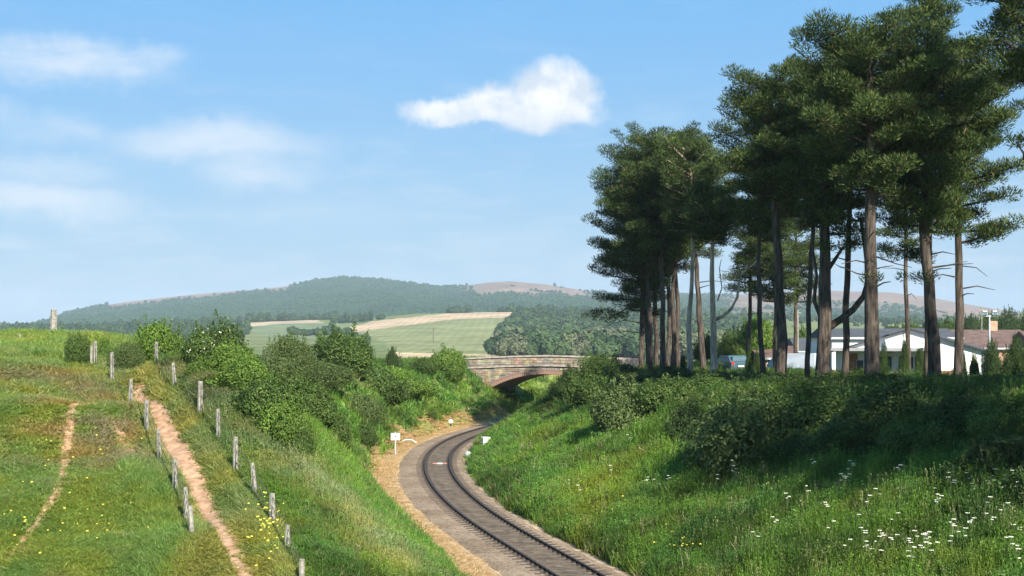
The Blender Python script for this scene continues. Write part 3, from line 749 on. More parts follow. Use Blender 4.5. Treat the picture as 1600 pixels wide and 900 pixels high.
b = t.n('ShaderNodeBsdfPrincipled'); t.l(cc, b.inputs['Base Color']); b.inputs['Roughness'].default_value = 1; b.inputs['Specular IOR Level'].default_value = 0
M['hill'] = finish(m, t, b.outputs[0])
o = link('hills', me, M['hill']); props(o, kind='structure')

BLOBS = [blob(400 + i, fl) for i, fl in enumerate((.8, 1.0, 1.3, .9))]
def wood_scatter(name, px, D, size, tint, label, tall=1.0):
    x = (px - 800) / FPX * D; z = hillz(px, D) - size * .12; n = len(px)
    s = size * rng.uniform(.7, 1.3, n); scl = np.stack([s, s, s * rng.uniform(.8, 1.25, n) * tall], 1)
    rot = np.stack([0 * x, 0 * x, rng.uniform(0, 6.28, n)], 1)
    return scatter(name, BLOBS, np.stack([x, D, z], 1), rot, scl, tint, rng.integers(0, 4, n), M['canopy'], label)
M['canopy'] = leaf_mat('canopy', True, .0, .05)
# wood beside the big field
n = 14000; px = rng.uniform(755, 1180, n); D = rng.uniform(770, 2080, n); k = inpoly(px, hill_row(px, D), WOOD + []) | (inpoly(px, hill_row(px, D), [(1040, 503), (1180, 505), (1180, 558), (1040, 558)]))
px, D = px[k], D[k]; n = len(px); q = rng.uniform(size=n)
tint = lerp3((.030, .06, .025), (.075, .115, .04), q)
gl = sstep(.52, .62, fbm(px * .02, D * .004, 3, 77)) * (D < 1250)
tint = tint + (np.array([.21, .19, .12]) - tint) * (gl * .35)[:, None]
wood_scatter('wood', px, D, 8.5, tint, 'mixed green woodland on the low hill beyond the bridge')
# forest on the main hill
n = 70000; px = rng.uniform(-300, 1900, n); D = rng.uniform(2880, 4850, n)
x_ = (px - 800) / FPX * D
a1 = fbm(x_ * .0022, D * .0022, 4, 111); a2 = fbm(x_ * .009, D * .009, 3, 112)
row = hill_row(px, D); dt = row - np.interp(px, HPX, HPY)
mw = sstep(12, 3, dt + (a1 - .5) * 16) * sstep(490, 430, px) * sstep(130, 190, px)
mw = np.maximum(mw, sstep(34, 8, dt + (a1 - .5) * 60) * sstep(690, 760, px) * sstep(960, 900, px) * sstep(.28, .46, a2 * .5 + a1 * .5))
mw = np.maximum(mw, sstep(46, 14, dt + (a1 - .5) * 40) * sstep(1040, 1200, px))
k = rng.uniform(size=n) > mw * 1.3; px, D, a2 = px[k], D[k], a2[k]; n = len(px)
tint = lerp3((.022, .058, .026), (.06, .12, .042), np.clip(a2 * .7 + rng.uniform(size=n) * .4, 0, 1))
wood_scatter('forest', px, D, 9.0, tint, 'dark forest cloaking the slopes of the distant hill', .8)
# hedgerows and copses between the fields
hp = []
for (a_, b_, num) in [((383, 2060), (545, 2060), 110), ((520, 1850), (600, 1900), 30), ((700, 2040), (735, 2040), 60), ((780, 2050), (1080, 2050), 120), ((455, 1520), (545, 1480), 22), ((545, 1450), (575, 1250), 8), ((-100, 2000), (383, 2060), 420), ((-100, 1800), (390, 1700), 420), ((766, 870), (790, 860), 5), ((870, 1850), (1000, 1800), 60), ((1100, 2000), (1900, 2000), 400), ((-100, 1500), (380, 1400), 300)]:
    for _ in range(num):
        u = random.random(); big = num > 200
        hp.append((a_[0] + (b_[0] - a_[0]) * u, a_[1] + (b_[1] - a_[1]) * u + random.gauss(0, 90 if big else 10), 1))
hp = np.array(hp); n = len(hp); tint = lerp3((.03, .06, .025), (.06, .10, .035), rng.uniform(size=n))
wood_scatter('hedgerow', hp[:, 0], np.clip(hp[:, 1], 850, 2600), 8.5, tint, 'dark hedgerows and small trees dividing the far fields')

# ---------------------------------------------------------------- leaf clouds
def leaves(cen, nrm, size, col, aspect=.55, fold=0):
    """rhombic leaves: centres, facing, length, colour"""
    n = len(cen); a = rng.normal(size=(n, 3)); nrm = nrm / (np.linalg.norm(nrm, axis=1)[:, None] + 1e-9)
    a -= nrm * (a * nrm).sum(1)[:, None]; a /= np.linalg.norm(a, axis=1)[:, None] + 1e-9; b = np.cross(nrm, a)
    s = size[:, None]
    V = np.stack([cen - a * s * .5, cen + b * s * aspect * .5 + nrm * s * .06, cen + a * s * .5, cen - b * s * aspect * .5 + nrm * s * .06], 1).reshape(-1, 3)
    F = np.arange(4 * n).reshape(n, 4); return V, F, np.repeat(col, 4, 0)
def bush_mesh(name, seed, nl=26000, leaf=.11, lobes=16, flat=.75, c1=(.05, .10, .02), c2=(.13, .19, .045), spread=.62, flower=0):
    """bush filling about a unit radius half-dome, base at z=0; many lobes, gaps between them"""
    global rng
    r0 = rng; rng = np.random.default_rng(seed)
    L = []
    for i in range(lobes):
        a = rng.uniform(0, 2 * PI); e = rng.uniform(0, 1) ** .8 * PI / 2 * .98 if i else PI / 2
        rr = spread * rng.uniform(.75, 1.08); rr *= rng.uniform(.72, 1.15); L.append([math.cos(a) * math.cos(e) * rr, math.sin(a) * math.cos(e) * rr, .12 + math.sin(e) * rr * flat, rng.uniform(.17, .42)])
    L = np.array(L); w_ = L[:, 3] ** 2; k = rng.choice(len(L), nl, p=w_ / w_.sum())
    d = rng.normal(size=(nl, 3)); d /= np.linalg.norm(d, axis=1)[:, None]
    u = rng.uniform(size=nl); rad = L[k, 3] * (1 - .45 * u ** 2.2)
    bump = .78 + .44 * fbm(d[:, 0] * 2.2 + k * 7.3, d[:, 1] * 2.2 + d[:, 2] * 3.1, 3, seed)
    cen = L[k, :3] + d * (rad * bump)[:, None] * np.array([1, 1, .85])
    # ragged shoots standing out of the outline
    ns = 70; sa = rng.uniform(0, 2 * PI, ns); se = rng.uniform(.1, 1.4, ns); lb = rng.integers(0, len(L), ns); kk = rng.choice(nl, nl // 14, replace=False); q = rng.integers(0, ns, len(kk))
    sd_ = np.stack([np.cos(sa) * np.cos(se), np.sin(sa) * np.cos(se), np.sin(se) + .3], 1); tl = rng.uniform(.6, 1, len(kk)) * rng.uniform(.8, 1.25, ns)[q] + .1 * rng.uniform(size=len(kk))
    cen[kk] = L[lb[q], :3] + sd_[q] * (L[lb[q], 3] * (tl * .8 + .22))[:, None] + rng.normal(size=(len(kk), 3)) * .018
    cen[:, 2] = np.abs(cen[:, 2])
    nr = d + rng.normal(size=(nl, 3)) * .55 + np.array([0, 0, .35])
    lt = rng.uniform(.75, 1.25, len(L))[k] * rng.uniform(.75, 1.25, nl)
    col = lerp3(c1, c2, rng.uniform(size=nl) ** 1.3) * lt[:, None]
    V, F, T = leaves(cen, nr, leaf * rng.uniform(.6, 1.3, nl), col)
    if flower:
        kf = rng.choice(nl, flower); up = cen[kf][:, 2] > .35; kf = kf[up]
        V2, F2, T2 = leaves(cen[kf] + d[kf] * .05, d[kf] + np.array([0, 0, 1.0]), np.full(len(kf), leaf * .9), np.tile([[.75, .72, .55]], (len(kf), 1)), .9)
        F = np.concatenate([F, F2 + len(V)]); V = np.concatenate([V, V2]); T = np.concatenate([T, T2])
    rng = r0
    return mesh_np(name, V, F, False, {'tint': ('FLOAT_COLOR', T)})
def locate(px, py, lift=0.0, d0=33, d1=175, fall=None):
    """distance at which the sight line through a pixel meets the ground"""
    ds = np.arange(d0, d1, .25); xs = (px - 800) / FPX * ds; zs = CAMH - (py - HZ) / FPX * ds; hit = np.nonzero(ground(xs, ds) + lift > zs)[0]
    return float(ds[hit[0]]) if len(hit) else fall
def stems_mesh(name, seed, n=9, h=.75):
    random.seed(seed); mb = MB()
    for i in range(n):
        a = random.uniform(0, 2 * PI); r_ = random.uniform(.1, .5); p = [(random.uniform(-.08, .08), random.uniform(-.08, .08), -.12)]
        for k in range(1, 4):
            q = k / 3; p.append((math.cos(a) * r_ * q + random.uniform(-.04, .04), math.sin(a) * r_ * q + random.uniform(-.04, .04), h * q * random.uniform(.85, 1)))
        mb.tube(p, [.03, .022, .014, .006], 5)
    me = mb.build(name, M['twig']); d = me.data; bpy.data.objects.remove(me); return d
BRIGHT = dict(c1=(.065, .13, .02), c2=(.18, .26, .05))
MIDG = dict(c1=(.038, .08, .018), c2=(.13, .185, .045))
DARK = dict(c1=(.022, .05, .014), c2=(.08, .12, .034))
GREY = dict(c1=(.05, .09, .026), c2=(.16, .20, .065))
BM = {
    'bright': [bush_mesh('foliage', 501 + i, 27000, 0.053, 17 + 3 * i, **BRIGHT) for i in range(2)],
    'mid': [bush_mesh('foliage', 511 + i, 27000, 0.050, 18 + 3 * i, **MIDG) for i in range(3)],
    'dark': [bush_mesh('foliage', 521 + i, 27000, 0.046, 20 + 3 * i, **DARK) for i in range(3)],
    'grey': [bush_mesh('foliage', 531 + i, 27000, 0.043, 22, **GREY) for i in range(1)],
    'flower': [bush_mesh('foliage', 541, 27000, 0.050, 20, flower=420, **MIDG)],
}
SM = [stems_mesh('stems', 60 + i) for i in range(3)]
for k in BM:
    for me in BM[k]: me.materials.append(M['leaf'])
def bush(px, base, D, wpx, hpx_, kind, label, group=None, idx=None, sink=.1, name='bush', dup=False, cat='bush', stem=True, top=None):
    """bush whose foot is at column px and distance D, wpx wide and hpx_ high in the photograph"""
    x = (px - 800) / FPX * D; z = g1(x, D)
    if base is not None: z = CAMH - (base - HZ) / FPX * D
    rx = wpx / 2 / FPX * D; rz = hpx_ / FPX * D
    if top is not None: rz = max(.5, (CAMH - (top - HZ) / FPX * D - z)) / 1.04
    o = empty(name, (x, D, z - sink * rz), label, cat, group)
    o.rotation_euler = (0, 0, random.uniform(0, 6.28)); o.scale = (rx * 1.25, rx * 1.25 * random.uniform(.9, 1.1), rz * 1.2)
    mm = BM[kind]; me = mm[random.randrange(len(mm)) if idx is None else idx % len(mm)]
    link('foliage', me, None, o)
    if stem: link('stems', random.choice(SM), None, o)
    return o
random.seed(21)
def bushes(rows):
    for (px, base, w_, top, kd, fall, lb) in rows:
        D = locate(px, base, .15, fall=fall)
        D = min(D, fall * 1.12) if fall else D
        bush(px, None, D + w_ * .25 / FPX * D, w_, 0, kd, lb, top=top)
bushes([   # column, foot row, width, top row, kind, distance if the foot is hidden
    (120, 572, 46, 520, 'mid', 69, 'small dark green bush beside the fence top, left of the twin fence posts'),
    (200, 575, 58, 530, 'grey', 67, 'low tangled bush behind the upper fence posts where the path starts'),
    (163, 562, 36, 524, 'bright', 72, 'small bright bush on the skyline behind the two close fence posts'),
    (252, 565, 88, 499, 'bright', 68, 'bright green rounded bush on the skyline above the head of the path'),
    (335, 575, 116, 503, 'flower', 70, 'bush dotted with creamy elder flowers on the skyline'),
    (352, 585, 104, 536, 'bright', 63, 'light green bush just below the flowering bush'),
    (385, 625, 120, 560, 'bright', 61, 'light green bush at the upper end of the thicket on the left bank'),
    (415, 672, 130, 585, 'mid', 57, 'large spreading hollowed bush on the shoulder of the left bank'),
    (448, 708, 100, 622, 'bright', 54, 'leafy bush lower down the left bank above the straw grass'),
    (470, 724, 56, 660, 'mid', 52, 'small bush at the lower end of the thicket on the left bank'),
    (452, 568, 84, 517, 'grey', 78, 'feathery grey green bush between the flowering bush and the dark domed one'),
    (430, 605, 100, 552, 'grey', 68, 'olive bush behind the thicket on the left bank'),
    (500, 612, 110, 560, 'grey', 78, 'olive bush in the middle of the left bank top'),
    (540, 582, 118, 514, 'mid', 94, 'dark green domed bush standing out against the tan field'),
    (612, 575, 34, 539, 'dark', 112, 'little dark round bush right of the domed bush'),
    (590, 618, 110, 574, 'mid', 98, 'low bush at the brow of the bank beneath the little dark bush'),
    (698, 594, 80, 545, 'bright', 130, 'bright yellow green bush at the left end of the stone bridge'),
    (660, 588, 56, 558, 'mid', 126, 'bush tucked against the left side of the bright bush by the bridge'),
    (560, 655, 90, 612, 'grey', 84, 'greyish bush halfway down the left bank'),
    (640, 628, 96, 588, 'bright', 108, 'spreading bush on the bank halfway between the domed bush and the bridge'),
    (522, 694, 64, 640, 'mid', 70, 'rounded bush on the left bank right of the thicket'),
    (572, 700, 56, 662, 'mid', 80, 'small bush low on the left bank left of the trackside board'),
    (490, 650, 90, 598, 'mid', 66, 'rounded bush filling the hollow right of the big thicket'),
])
# scrub joined into the slope between the named bushes: nobody could count it
def scrub(name, spots, kinds, label):
    Vs = []; Fs = []; Ts = []; b = 0
    for (x, y, r_, h_, kd) in spots:
        me = random.choice(BM[kd]); n = len(me.vertices)
        co = np.empty(n * 3, np.float32); me.vertices.foreach_get('co', co); co = co.reshape(-1, 4, 3)
        tn = np.empty(n * 4, np.float32); me.attributes['tint'].data.foreach_get('color', tn); tn = tn.reshape(-1, 4, 4)
        pick = rng.uniform(size=len(co)) < kinds; co = co[pick]; tn = tn[pick][:, :, :3]
        cen = co.mean(1, keepdims=True); a = rng.uniform(0, 6.28); ca, sa = math.cos(a), math.sin(a); Rm = np.array([[ca, -sa, 0], [sa, ca, 0], [0, 0, 1]])
        off = (co - cen) * r_ * 2.1; p = cen * np.array([r_, r_, h_]) + off; p = p @ Rm.T
        z = g1(x, y) - .12 * h_; p = p + np.array([x, y, z]); Vs.append(p.reshape(-1, 3)); Ts.append(tn.reshape(-1, 3) * rng.uniform(.8, 1.2))
        Fs.append(np.arange(len(p) * 4).reshape(-1, 4) + b); b += len(p) * 4
    o = link(name, mesh_np(name, np.concatenate(Vs), np.concatenate(Fs), False, {'tint': ('FLOAT_COLOR', np.concatenate(Ts))}), M['leaf'])
    return props(o, label, None, None, 'stuff')
sp = []
for _ in range(75):
    D = rng.uniform(72, 132); k = int(np.abs(TL[:, 1] - D).argmin()); off = -rng.uniform(6.2, 12); sp.append((TL[k, 0] + TN[k, 0] * off, TL[k, 1] + TN[k, 1] * off, rng.uniform(.8, 1.7), rng.uniform(.5, 1.2), random.choice(['mid', 'bright', 'grey', 'mid'])))
scrub('scrub', sp, .07, 'low scrub and brambles running along the brow of the left bank')

# right bank bushes
bushes([
    (1165, 742, 235, 600, 'grey', 60, 'big round bush casting a deep shadow on the right bank'),
    (1080, 742, 62, 700, 'mid', 56, 'small separate bush in the grass below the big round bush'),
    (1078, 700, 100, 618, 'dark', 66, 'low dark part of thicket at the left of the big round bush'),
    (985, 672, 150, 590, 'grey', 80, 'tall olive bush left of the big shadowed bush'),
    (925, 638, 90, 578, 'mid', 100, 'olive green bush on the right bank below the leftmost pines'),
    (1045, 655, 120, 588, 'mid', 76, 'bush between the tall olive bush and the big round bush'),
    (893, 612, 60, 572, 'dark', 118, 'dark bush on the slope just right of the bridge arch'),
    (935, 592, 80, 552, 'mid', 122, 'bush spilling over the right end of the bridge parapet'),
    (968, 592, 80, 566, 'dark', 104, 'dark bush at the left foot of the pine group'),
    (1050, 605, 120, 572, 'dark', 88, 'dark bush in front of the pale forked pine'),
    (1125, 612, 130, 580, 'mid', 78, 'bush before the gap with the parked car'),
    (1215, 616, 140, 580, 'dark', 72, 'dark bush under the second stout pine'),
    (1305, 618, 140, 582, 'mid', 70, 'hedge bush in front of the white building entrance'),
    (1385, 618, 140, 584, 'dark', 68, 'dark green bush at the foot of the stout middle pine'),
    (1475, 620, 130, 584, 'mid', 67, 'olive tipped bush at the foot of the pair of right-hand pines'),
    (1560, 622, 160, 580, 'dark', 64, 'dark bush on the bank top at the right edge'),
    (1280, 690, 170, 600, 'mid', 62, 'bush on the right shoulder of the big round bush'),
    (1390, 695, 200, 596, 'dark', 60, 'broad dark bush below the stout middle pine'),
    (1500, 695, 180, 602, 'dark', 58, 'broad dark bush below the pair of right-hand pines'),
    (1250, 735, 120, 672, 'dark', 56, 'dark tangle at the right foot of the big round bush'),
    (1345, 722, 160, 645, 'dark', 56, 'low dark bush edging the flowery grass in the middle'),
    (1445, 725, 150, 652, 'mid', 55, 'low bush edging the flowery grass right of the middle'),
    (1590, 700, 150, 615, 'mid', 55, 'bush halfway down the bank at the right edge'),
    (1560, 782, 170, 668, 'dark', 50, 'large bush above the white umbels at the right edge'),
    (1660, 800, 170, 650, 'dark', 47, 'bush running out of the right side above the white flowers'),
])
sp = []
for _ in range(190):
    D = rng.uniform(46, 112); px = rng.uniform(880, 1680); x = (px - 800) / FPX * D; off, _k = track_off([x], [D])
    cr = np.interp(D, [38, 50, 60, 75, 90, 105, 120], [22, 18, 15.5, 11.5, 7.8, 5.2, 4.4])
    if x < cr - 5.2 or x > cr + 2.2 or px < 950: continue
    if D < 54 and x < 9.5: continue
    sp.append((x, D, rng.uniform(.9, 1.9), rng.uniform(.45, .95), random.choice(['dark', 'mid', 'dark', 'grey'])))
scrub('bramble_scrub', sp, .09, 'dark brambles and undergrowth along the top of the right bank under the pines')

# ---------------------------------------------------------------- stone bridge
bang = R(22); ta = np.array([math.cos(bang), -math.sin(bang)]); aa = np.array([math.sin(bang), math.cos(bang)])
br = empty('stone_bridge', (3.4, 147, 0), 'old stone road bridge with a wide red brick arch spanning the railway cutting', 'bridge')
br.rotation_euler = (0, 0, -bang)
M['masonry'] = solid('rubble_masonry', (.22, .19, .16), .95, .3, 2.5, .03, 12.)
M['stone'] = solid('facing_stone', (.32, .285, .225), .95, .3, 1.5, .02, 20., tint=True)
M['coping'] = solid('coping_stone', (.34, .29, .235), .95, .3, 1.2, .02, 20.)
M['redbrick'] = solid('red_brick', (.24, .15, .11), .95, .35, 2.5, .01, 25., tint=True)
AW, Z0, ZC, WD = 6.2, 2.25, 3.85, 6.6
AR = (AW ** 2 + (ZC - Z0) ** 2) / (2 * (ZC - Z0)); AC = ZC - AR
def arch_z(u): return AC + math.sqrt(max(AR ** 2 - u * u, 0))
UL, UR = -9.4, 7.6
def ptop(u): return 5.62 + .14 * math.cos(max(-1, min(1, u / 12)) * PI * .9) - .014 * abs(u - 0) * (1 if u < 0 else .5)
def pstr(u): return ptop(u) - 1.02
mb = MB(); us = [UL] + list(np.linspace(-AW, AW, 27)) + [UR]
ZB = -.6
for w_, flip in ((0, False), (WD, True)):
    for a_, b_ in zip(us[:-1], us[1:]):
        za = arch_z(a_) if abs(a_) <= AW + 1e-6 and abs(b_) <= AW + 1e-6 else ZB; zb = arch_z(b_) if za != ZB else ZB
        q = [(a_, w_, za), (b_, w_, zb), (b_, w_, pstr(b_)), (a_, w_, pstr(a_))]
        mb.add(q[::-1] if flip else q, [(0, 1, 2, 3)])
for a_, b_ in zip(us[1:-2], us[2:-1]): mb.add([(a_, 0, arch_z(a_)), (b_, 0, arch_z(b_)), (b_, WD, arch_z(b_)), (a_, WD, arch_z(a_))], [(3, 2, 1, 0)])
for s_ in (-1, 1): mb.add([(s_ * AW, 0, ZB), (s_ * AW, 0, Z0), (s_ * AW, WD, Z0), (s_ * AW, WD, ZB)], [(0, 1, 2, 3)])
for u_ in (UL, UR): mb.add([(u_, 0, ZB), (u_, WD, ZB), (u_, WD, pstr(u_)), (u_, 0, pstr(u_))], [(0, 1, 2, 3)])
mb.build('arch_wall', M['masonry'], br)
m_ = MB(); uu = np.linspace(UL, UR, 25)
for a_, b_ in zip(uu[:-1], uu[1:]): m_.add([(a_, .45, pstr(a_) - .03), (b_, .45, pstr(b_) - .03), (b_, WD - .45, pstr(b_) - .03), (a_, WD - .45, pstr(a_) - .03)], [(0, 1, 2, 3)])
m_.build('deck', solid('deck_asphalt', (.06, .06, .06)), br)
for y0, y1 in ((.02, .42), (WD - .42, WD - .02)):
    m_ = MB()
    for a_, b_ in zip(uu[:-1], uu[1:]):
        m_.add([(a_, y0, pstr(a_) - .1), (b_, y0, pstr(b_) - .1), (b_, y1, pstr(b_) - .1), (a_, y1, pstr(a_) - .1), (a_, y0, ptop(a_) - .14), (b_, y0, ptop(b_) - .14), (b_, y1, ptop(b_) - .14), (a_, y1, ptop(a_) - .14)],
               [(0, 1, 5, 4), (2, 3, 7, 6), (4, 5, 6, 7)])
    m_.add([(UL, y0, 4), (UL, y1, 4), (UL, y1, ptop(UL) - .14), (UL, y0, ptop(UL) - .14)], [(3, 2, 1, 0)])
    m_.build('parapet', M['masonry'], br)
random.seed(5)
# string course and coping, stone by stone
u = UL
while u < UR - .2:
    L_ = random.uniform(.75, 1.05); c_ = u + L_ / 2; sl_ = (ptop(c_ + .3) - ptop(c_ - .3)) / .6
    for nm, zf, dz, yy, dy in (('string_stone', pstr, .16, -.03, .30), ('coping_stone', ptop, .15, .2, .56)):
        o = MB().box((0, 0, 0), (L_ - .02, dy, dz), jit=.012).build(nm, M['coping'], br, loc=(c_, yy + .04 if nm == 'string_stone' else yy, zf(c_) - (.06 if nm == 'coping_stone' else -.0)))
        o.rotation_euler = (0, -math.atan(sl_), 0)
    u += L_
# brick ring
nb = 58; th0 = math.asin(AW / AR)
brick = None
for i in range(nb):
    th = -th0 + 2 * th0 * (i + .5) / nb; r_ = AR + .24
    if brick is None: brick = MB().box((0, 0, 0), (2 * th0 * AR / nb - .02, .14, .44), jit=.006).build('ring_brick', M['redbrick'], br); o = brick
    else: o = brick.copy(); C.objects.link(o); o.parent = br
    o.location = (r_ * math.sin(th), -.02 + random.uniform(-.01, .01), AC + r_ * math.cos(th)); o.rotation_euler = (0, th, 0)
# random rubble facing, each stone proud of the wall
fs = MB(); z = .2
pal = [(1, 1, .95), (.85, .85, .8), (1.1, .98, .84), (.74, .72, .66), (1.15, .93, .76), (.95, .94, .88), (1.08, 1.05, .95)]
while z < 5.4:
    hh = random.uniform(.16, .26); u = UL + random.uniform(0, .3)
    while u < UR:
        L_ = random.uniform(.22, .55); c_ = u + L_ / 2; ok = z + hh < pstr(c_) - .1 or (z > pstr(c_) + .1 and z + hh < ptop(c_) - .16)
        if abs(c_) < AW + .3: ok = ok and (c_ ** 2 + (z - AC) ** 2 > (AR + .5) ** 2)
        elif False: ok = False
        if ok: fs.box((c_, .0 if z < pstr(c_) else .02, z + hh / 2), (L_ - .03, .10, hh - .03), jit=.014, tint=tuple(k * random.uniform(.8, 1.15) for k in random.choice(pal)))
        u += L_
    z += hh
o = fs.build('rubble_facing', M['stone'], br); o['kind'] = 'stuff'

# ---------------------------------------------------------------- fences
def post_shape(h, w_, seed, lean=(0, 0), rnd=False):
    random.seed(seed); mb = MB()
    p = [(0, 0, -.35), (lean[0] * .5, lean[1] * .5, h * .5), (lean[0], lean[1], h)]
    mb.tube(p, [w_ * .55, w_ * .52, w_ * .46], 7, rough=.12); return mb
def fence(rows, label, leans, seed, ymin=0):
    px, py, D, hp = rows[0]; x0, y0, _ = P(px, py, D); root = empty('post_and_wire_fence', (x0, y0, g1(x0, y0)), label, 'fence')
    base = Vector(root.location); tops = []
    for i, (px, py, D, hp) in enumerate(rows):
        x, y, _z = P(px, py, D); z = g1(x, y); h = hp / FPX * D + random.uniform(0, .06)
        ln = leans.get(i, (random.uniform(-.04, .04), random.uniform(-.04, .04)))
        o = post_shape(h, random.uniform(.13, .17), seed + i, ln).build('post', M['post'], root); o.location = Vector((x, y, z)) - base
        tops.append((Vector((x, y, z)) - base, h, ln))
    for f in (.38, .66, .92):
        wr = MB(); pts = []
        for (b_, h, ln), (b2, h2, ln2) in zip(tops[:-1], tops[1:]):
            a_ = b_ + Vector((ln[0] * f, ln[1] * f, h * f)); c_ = b2 + Vector((ln2[0] * f, ln2[1] * f, h2 * f))
            for k in range(4):
                q = k / 4; pts.append(a_.lerp(c_, q) - Vector((0, 0, .10 * 4 * q * (1 - q))))
        pts.append(c_); wr.tube(pts, .009, 4).build('wire', M['wire'], root)
    return root
fence(POST_R, 'right-hand fence of grey weathered posts and wire between the path and the railway bank', {1: (-.13, .02), 5: (-.09, 0)}, 70)
fence(POST_L, 'left-hand fence of grey weathered posts and wire between the field and the path', {4: (-.06, 0), 6: (-.07, .02), 7: (-.08, 0)}, 90)
def lone_post(px, py, D, h, w_, lean, label, seed, group=None):
    x, y, _z = P(px, py, D); o = post_shape(h, w_, seed, lean).build('wooden_post', M['post']); o.location = (x, y, g1(x, y)); props(o, label, 'post', group); return o
lone_post(83, 530, 84, 1.75, .36, (.03, 0), 'thick weathered post standing alone on the skyline at the far left', 301)
lone_post(142, 571, 63.4, 1.1, .13, (.02, 0), 'thin post close against the topmost post of the left-hand fence', 302)
lone_post(219, 566, 65, .75, .12, (-.14, 0), 'short leaning stake in the scrub above the head of the path', 303)
lone_post(31, 545, 73, .6, .1, (.02, 0), 'short pale stake in the long grass at the far left', 304)
lone_post(398, 790, 44.2, .55, .1, (.0, 0), 'short stub of post beside the right-hand fence', 305) if False else None

# ---------------------------------------------------------------- things beside the track
def wp(px, py, D, z=None):
    x, y, zz = P(px, py, D); return (x, y, zz if z is None else z)
t_ = empty('lineside_board', wp(618, 712, 98, -.2), 'small white two-panel board on a thin post left of the track', 'sign')
MB().box((0, 0, .8), (.07, .07, 1.6)).build('post', M['grey_paint'], t_)
for s_ in (-1, 1): MB().box((s_ * .17, -.06, 1.3), (.26, .03, .46)).build('panel', M['white'], t_)
MB().box((0, -.035, 1.3), (.5, .02, .06)).build('bracket', M['dark'], t_)
t_ = empty('lineside_marker', wp(704, 668, 127, -.15), 'small white-topped stub post on the orange verge near the bend', 'marker')
MB().tube([(0, 0, -.1), (0, 0, .35)], [.11, .10], 8).build('stub', M['dark'], t_)
MB().tube([(0, 0, .34), (0, 0, .5), (0, 0, .62), (0, 0, .68)], [.21, .22, .16, .05], 10).build('cap', M['white'], t_, True)
t_ = empty('equipment_cabinet', wp(758, 703, 100, -.1), 'tall white equipment cabinet at the foot of the right bank', 'cabinet')
t_.rotation_euler = (0, .05, .35)
MB().box((0, 0, .5), (.46, .36, .95), jit=.004).build('case', M['white'], t_)
MB().box((0, -.195, .5), (.38, .02, .84)).build('door', M['white'], t_)
MB().box((0, 0, 1.0), (.54, .44, .05), top=.9).build('lid', M['white'], t_)
MB().box((0, 0, .02), (.56, .46, .14)).build('plinth', M['grey_paint'], t_)
t_ = empty('drain_chamber', wp(731, 714, 97, -.15), 'pale grey round chamber on the right edge of the ballast', 'chamber')
MB().tube([(0, 0, -.1), (0, 0, .22), (0, 0, .3)], [.2, .2, .15], 12).build('body', M['grey_paint'], t_, True)
MB().tube([(0, 0, .29), (0, 0, .33)], [.12, .12], 10).build('cover', M['white'], t_)
o = MB().tube([(0, 0, .15), (.35, .1, .28), (.5, -.2, .12), (.55, -.9, .05), (.75, -1.6, .05)], .055, 7).build('drain_pipe', M['dark'], None, True); o.location = (t_.location.x + .12, t_.location.y + .1, -.13); props(o, 'black bent drain pipe running from the grey chamber down the ballast', 'pipe')
t_ = empty('track_crossboard', ((-4.98 - 3.92) / 2, 91, -.07), 'faded red and white board lying flat between the rails at the bend', 'board')
for k in range(3): MB().box((-.30 + .30 * k, 0, 0), (.29, .34, .05)).build('board', M['redboard'] if k != 1 else M['white'], t_)
for (px, py, D, an, lb) in ((788, 648, 137, .5, 'pale plank lying on the verge nearest the bridge arch'), (780, 652, 134, .35, 'shorter pale plank on the verge a little before the bridge arch')):
    o = MB().box((0, 0, 0), (2.4 if D > 135 else 1.6, .22, .16), jit=.01).build('plank', M['post']); o.location = wp(px, py, D, .02); o.rotation_euler = (0, 0, an); props(o, lb, 'plank')
# grey cable trough lid by the board
o = MB().tube([(-.6, 0, .0), (-.25, .15, .18), (.25, .2, .18), (.6, .1, -.05)], .06, 6).build('cable_duct', M['grey_paint'], None, True); o.location = wp(638, 688, 108, -.05); props(o, 'grey cable duct bending over the orange verge behind the white board', 'duct')

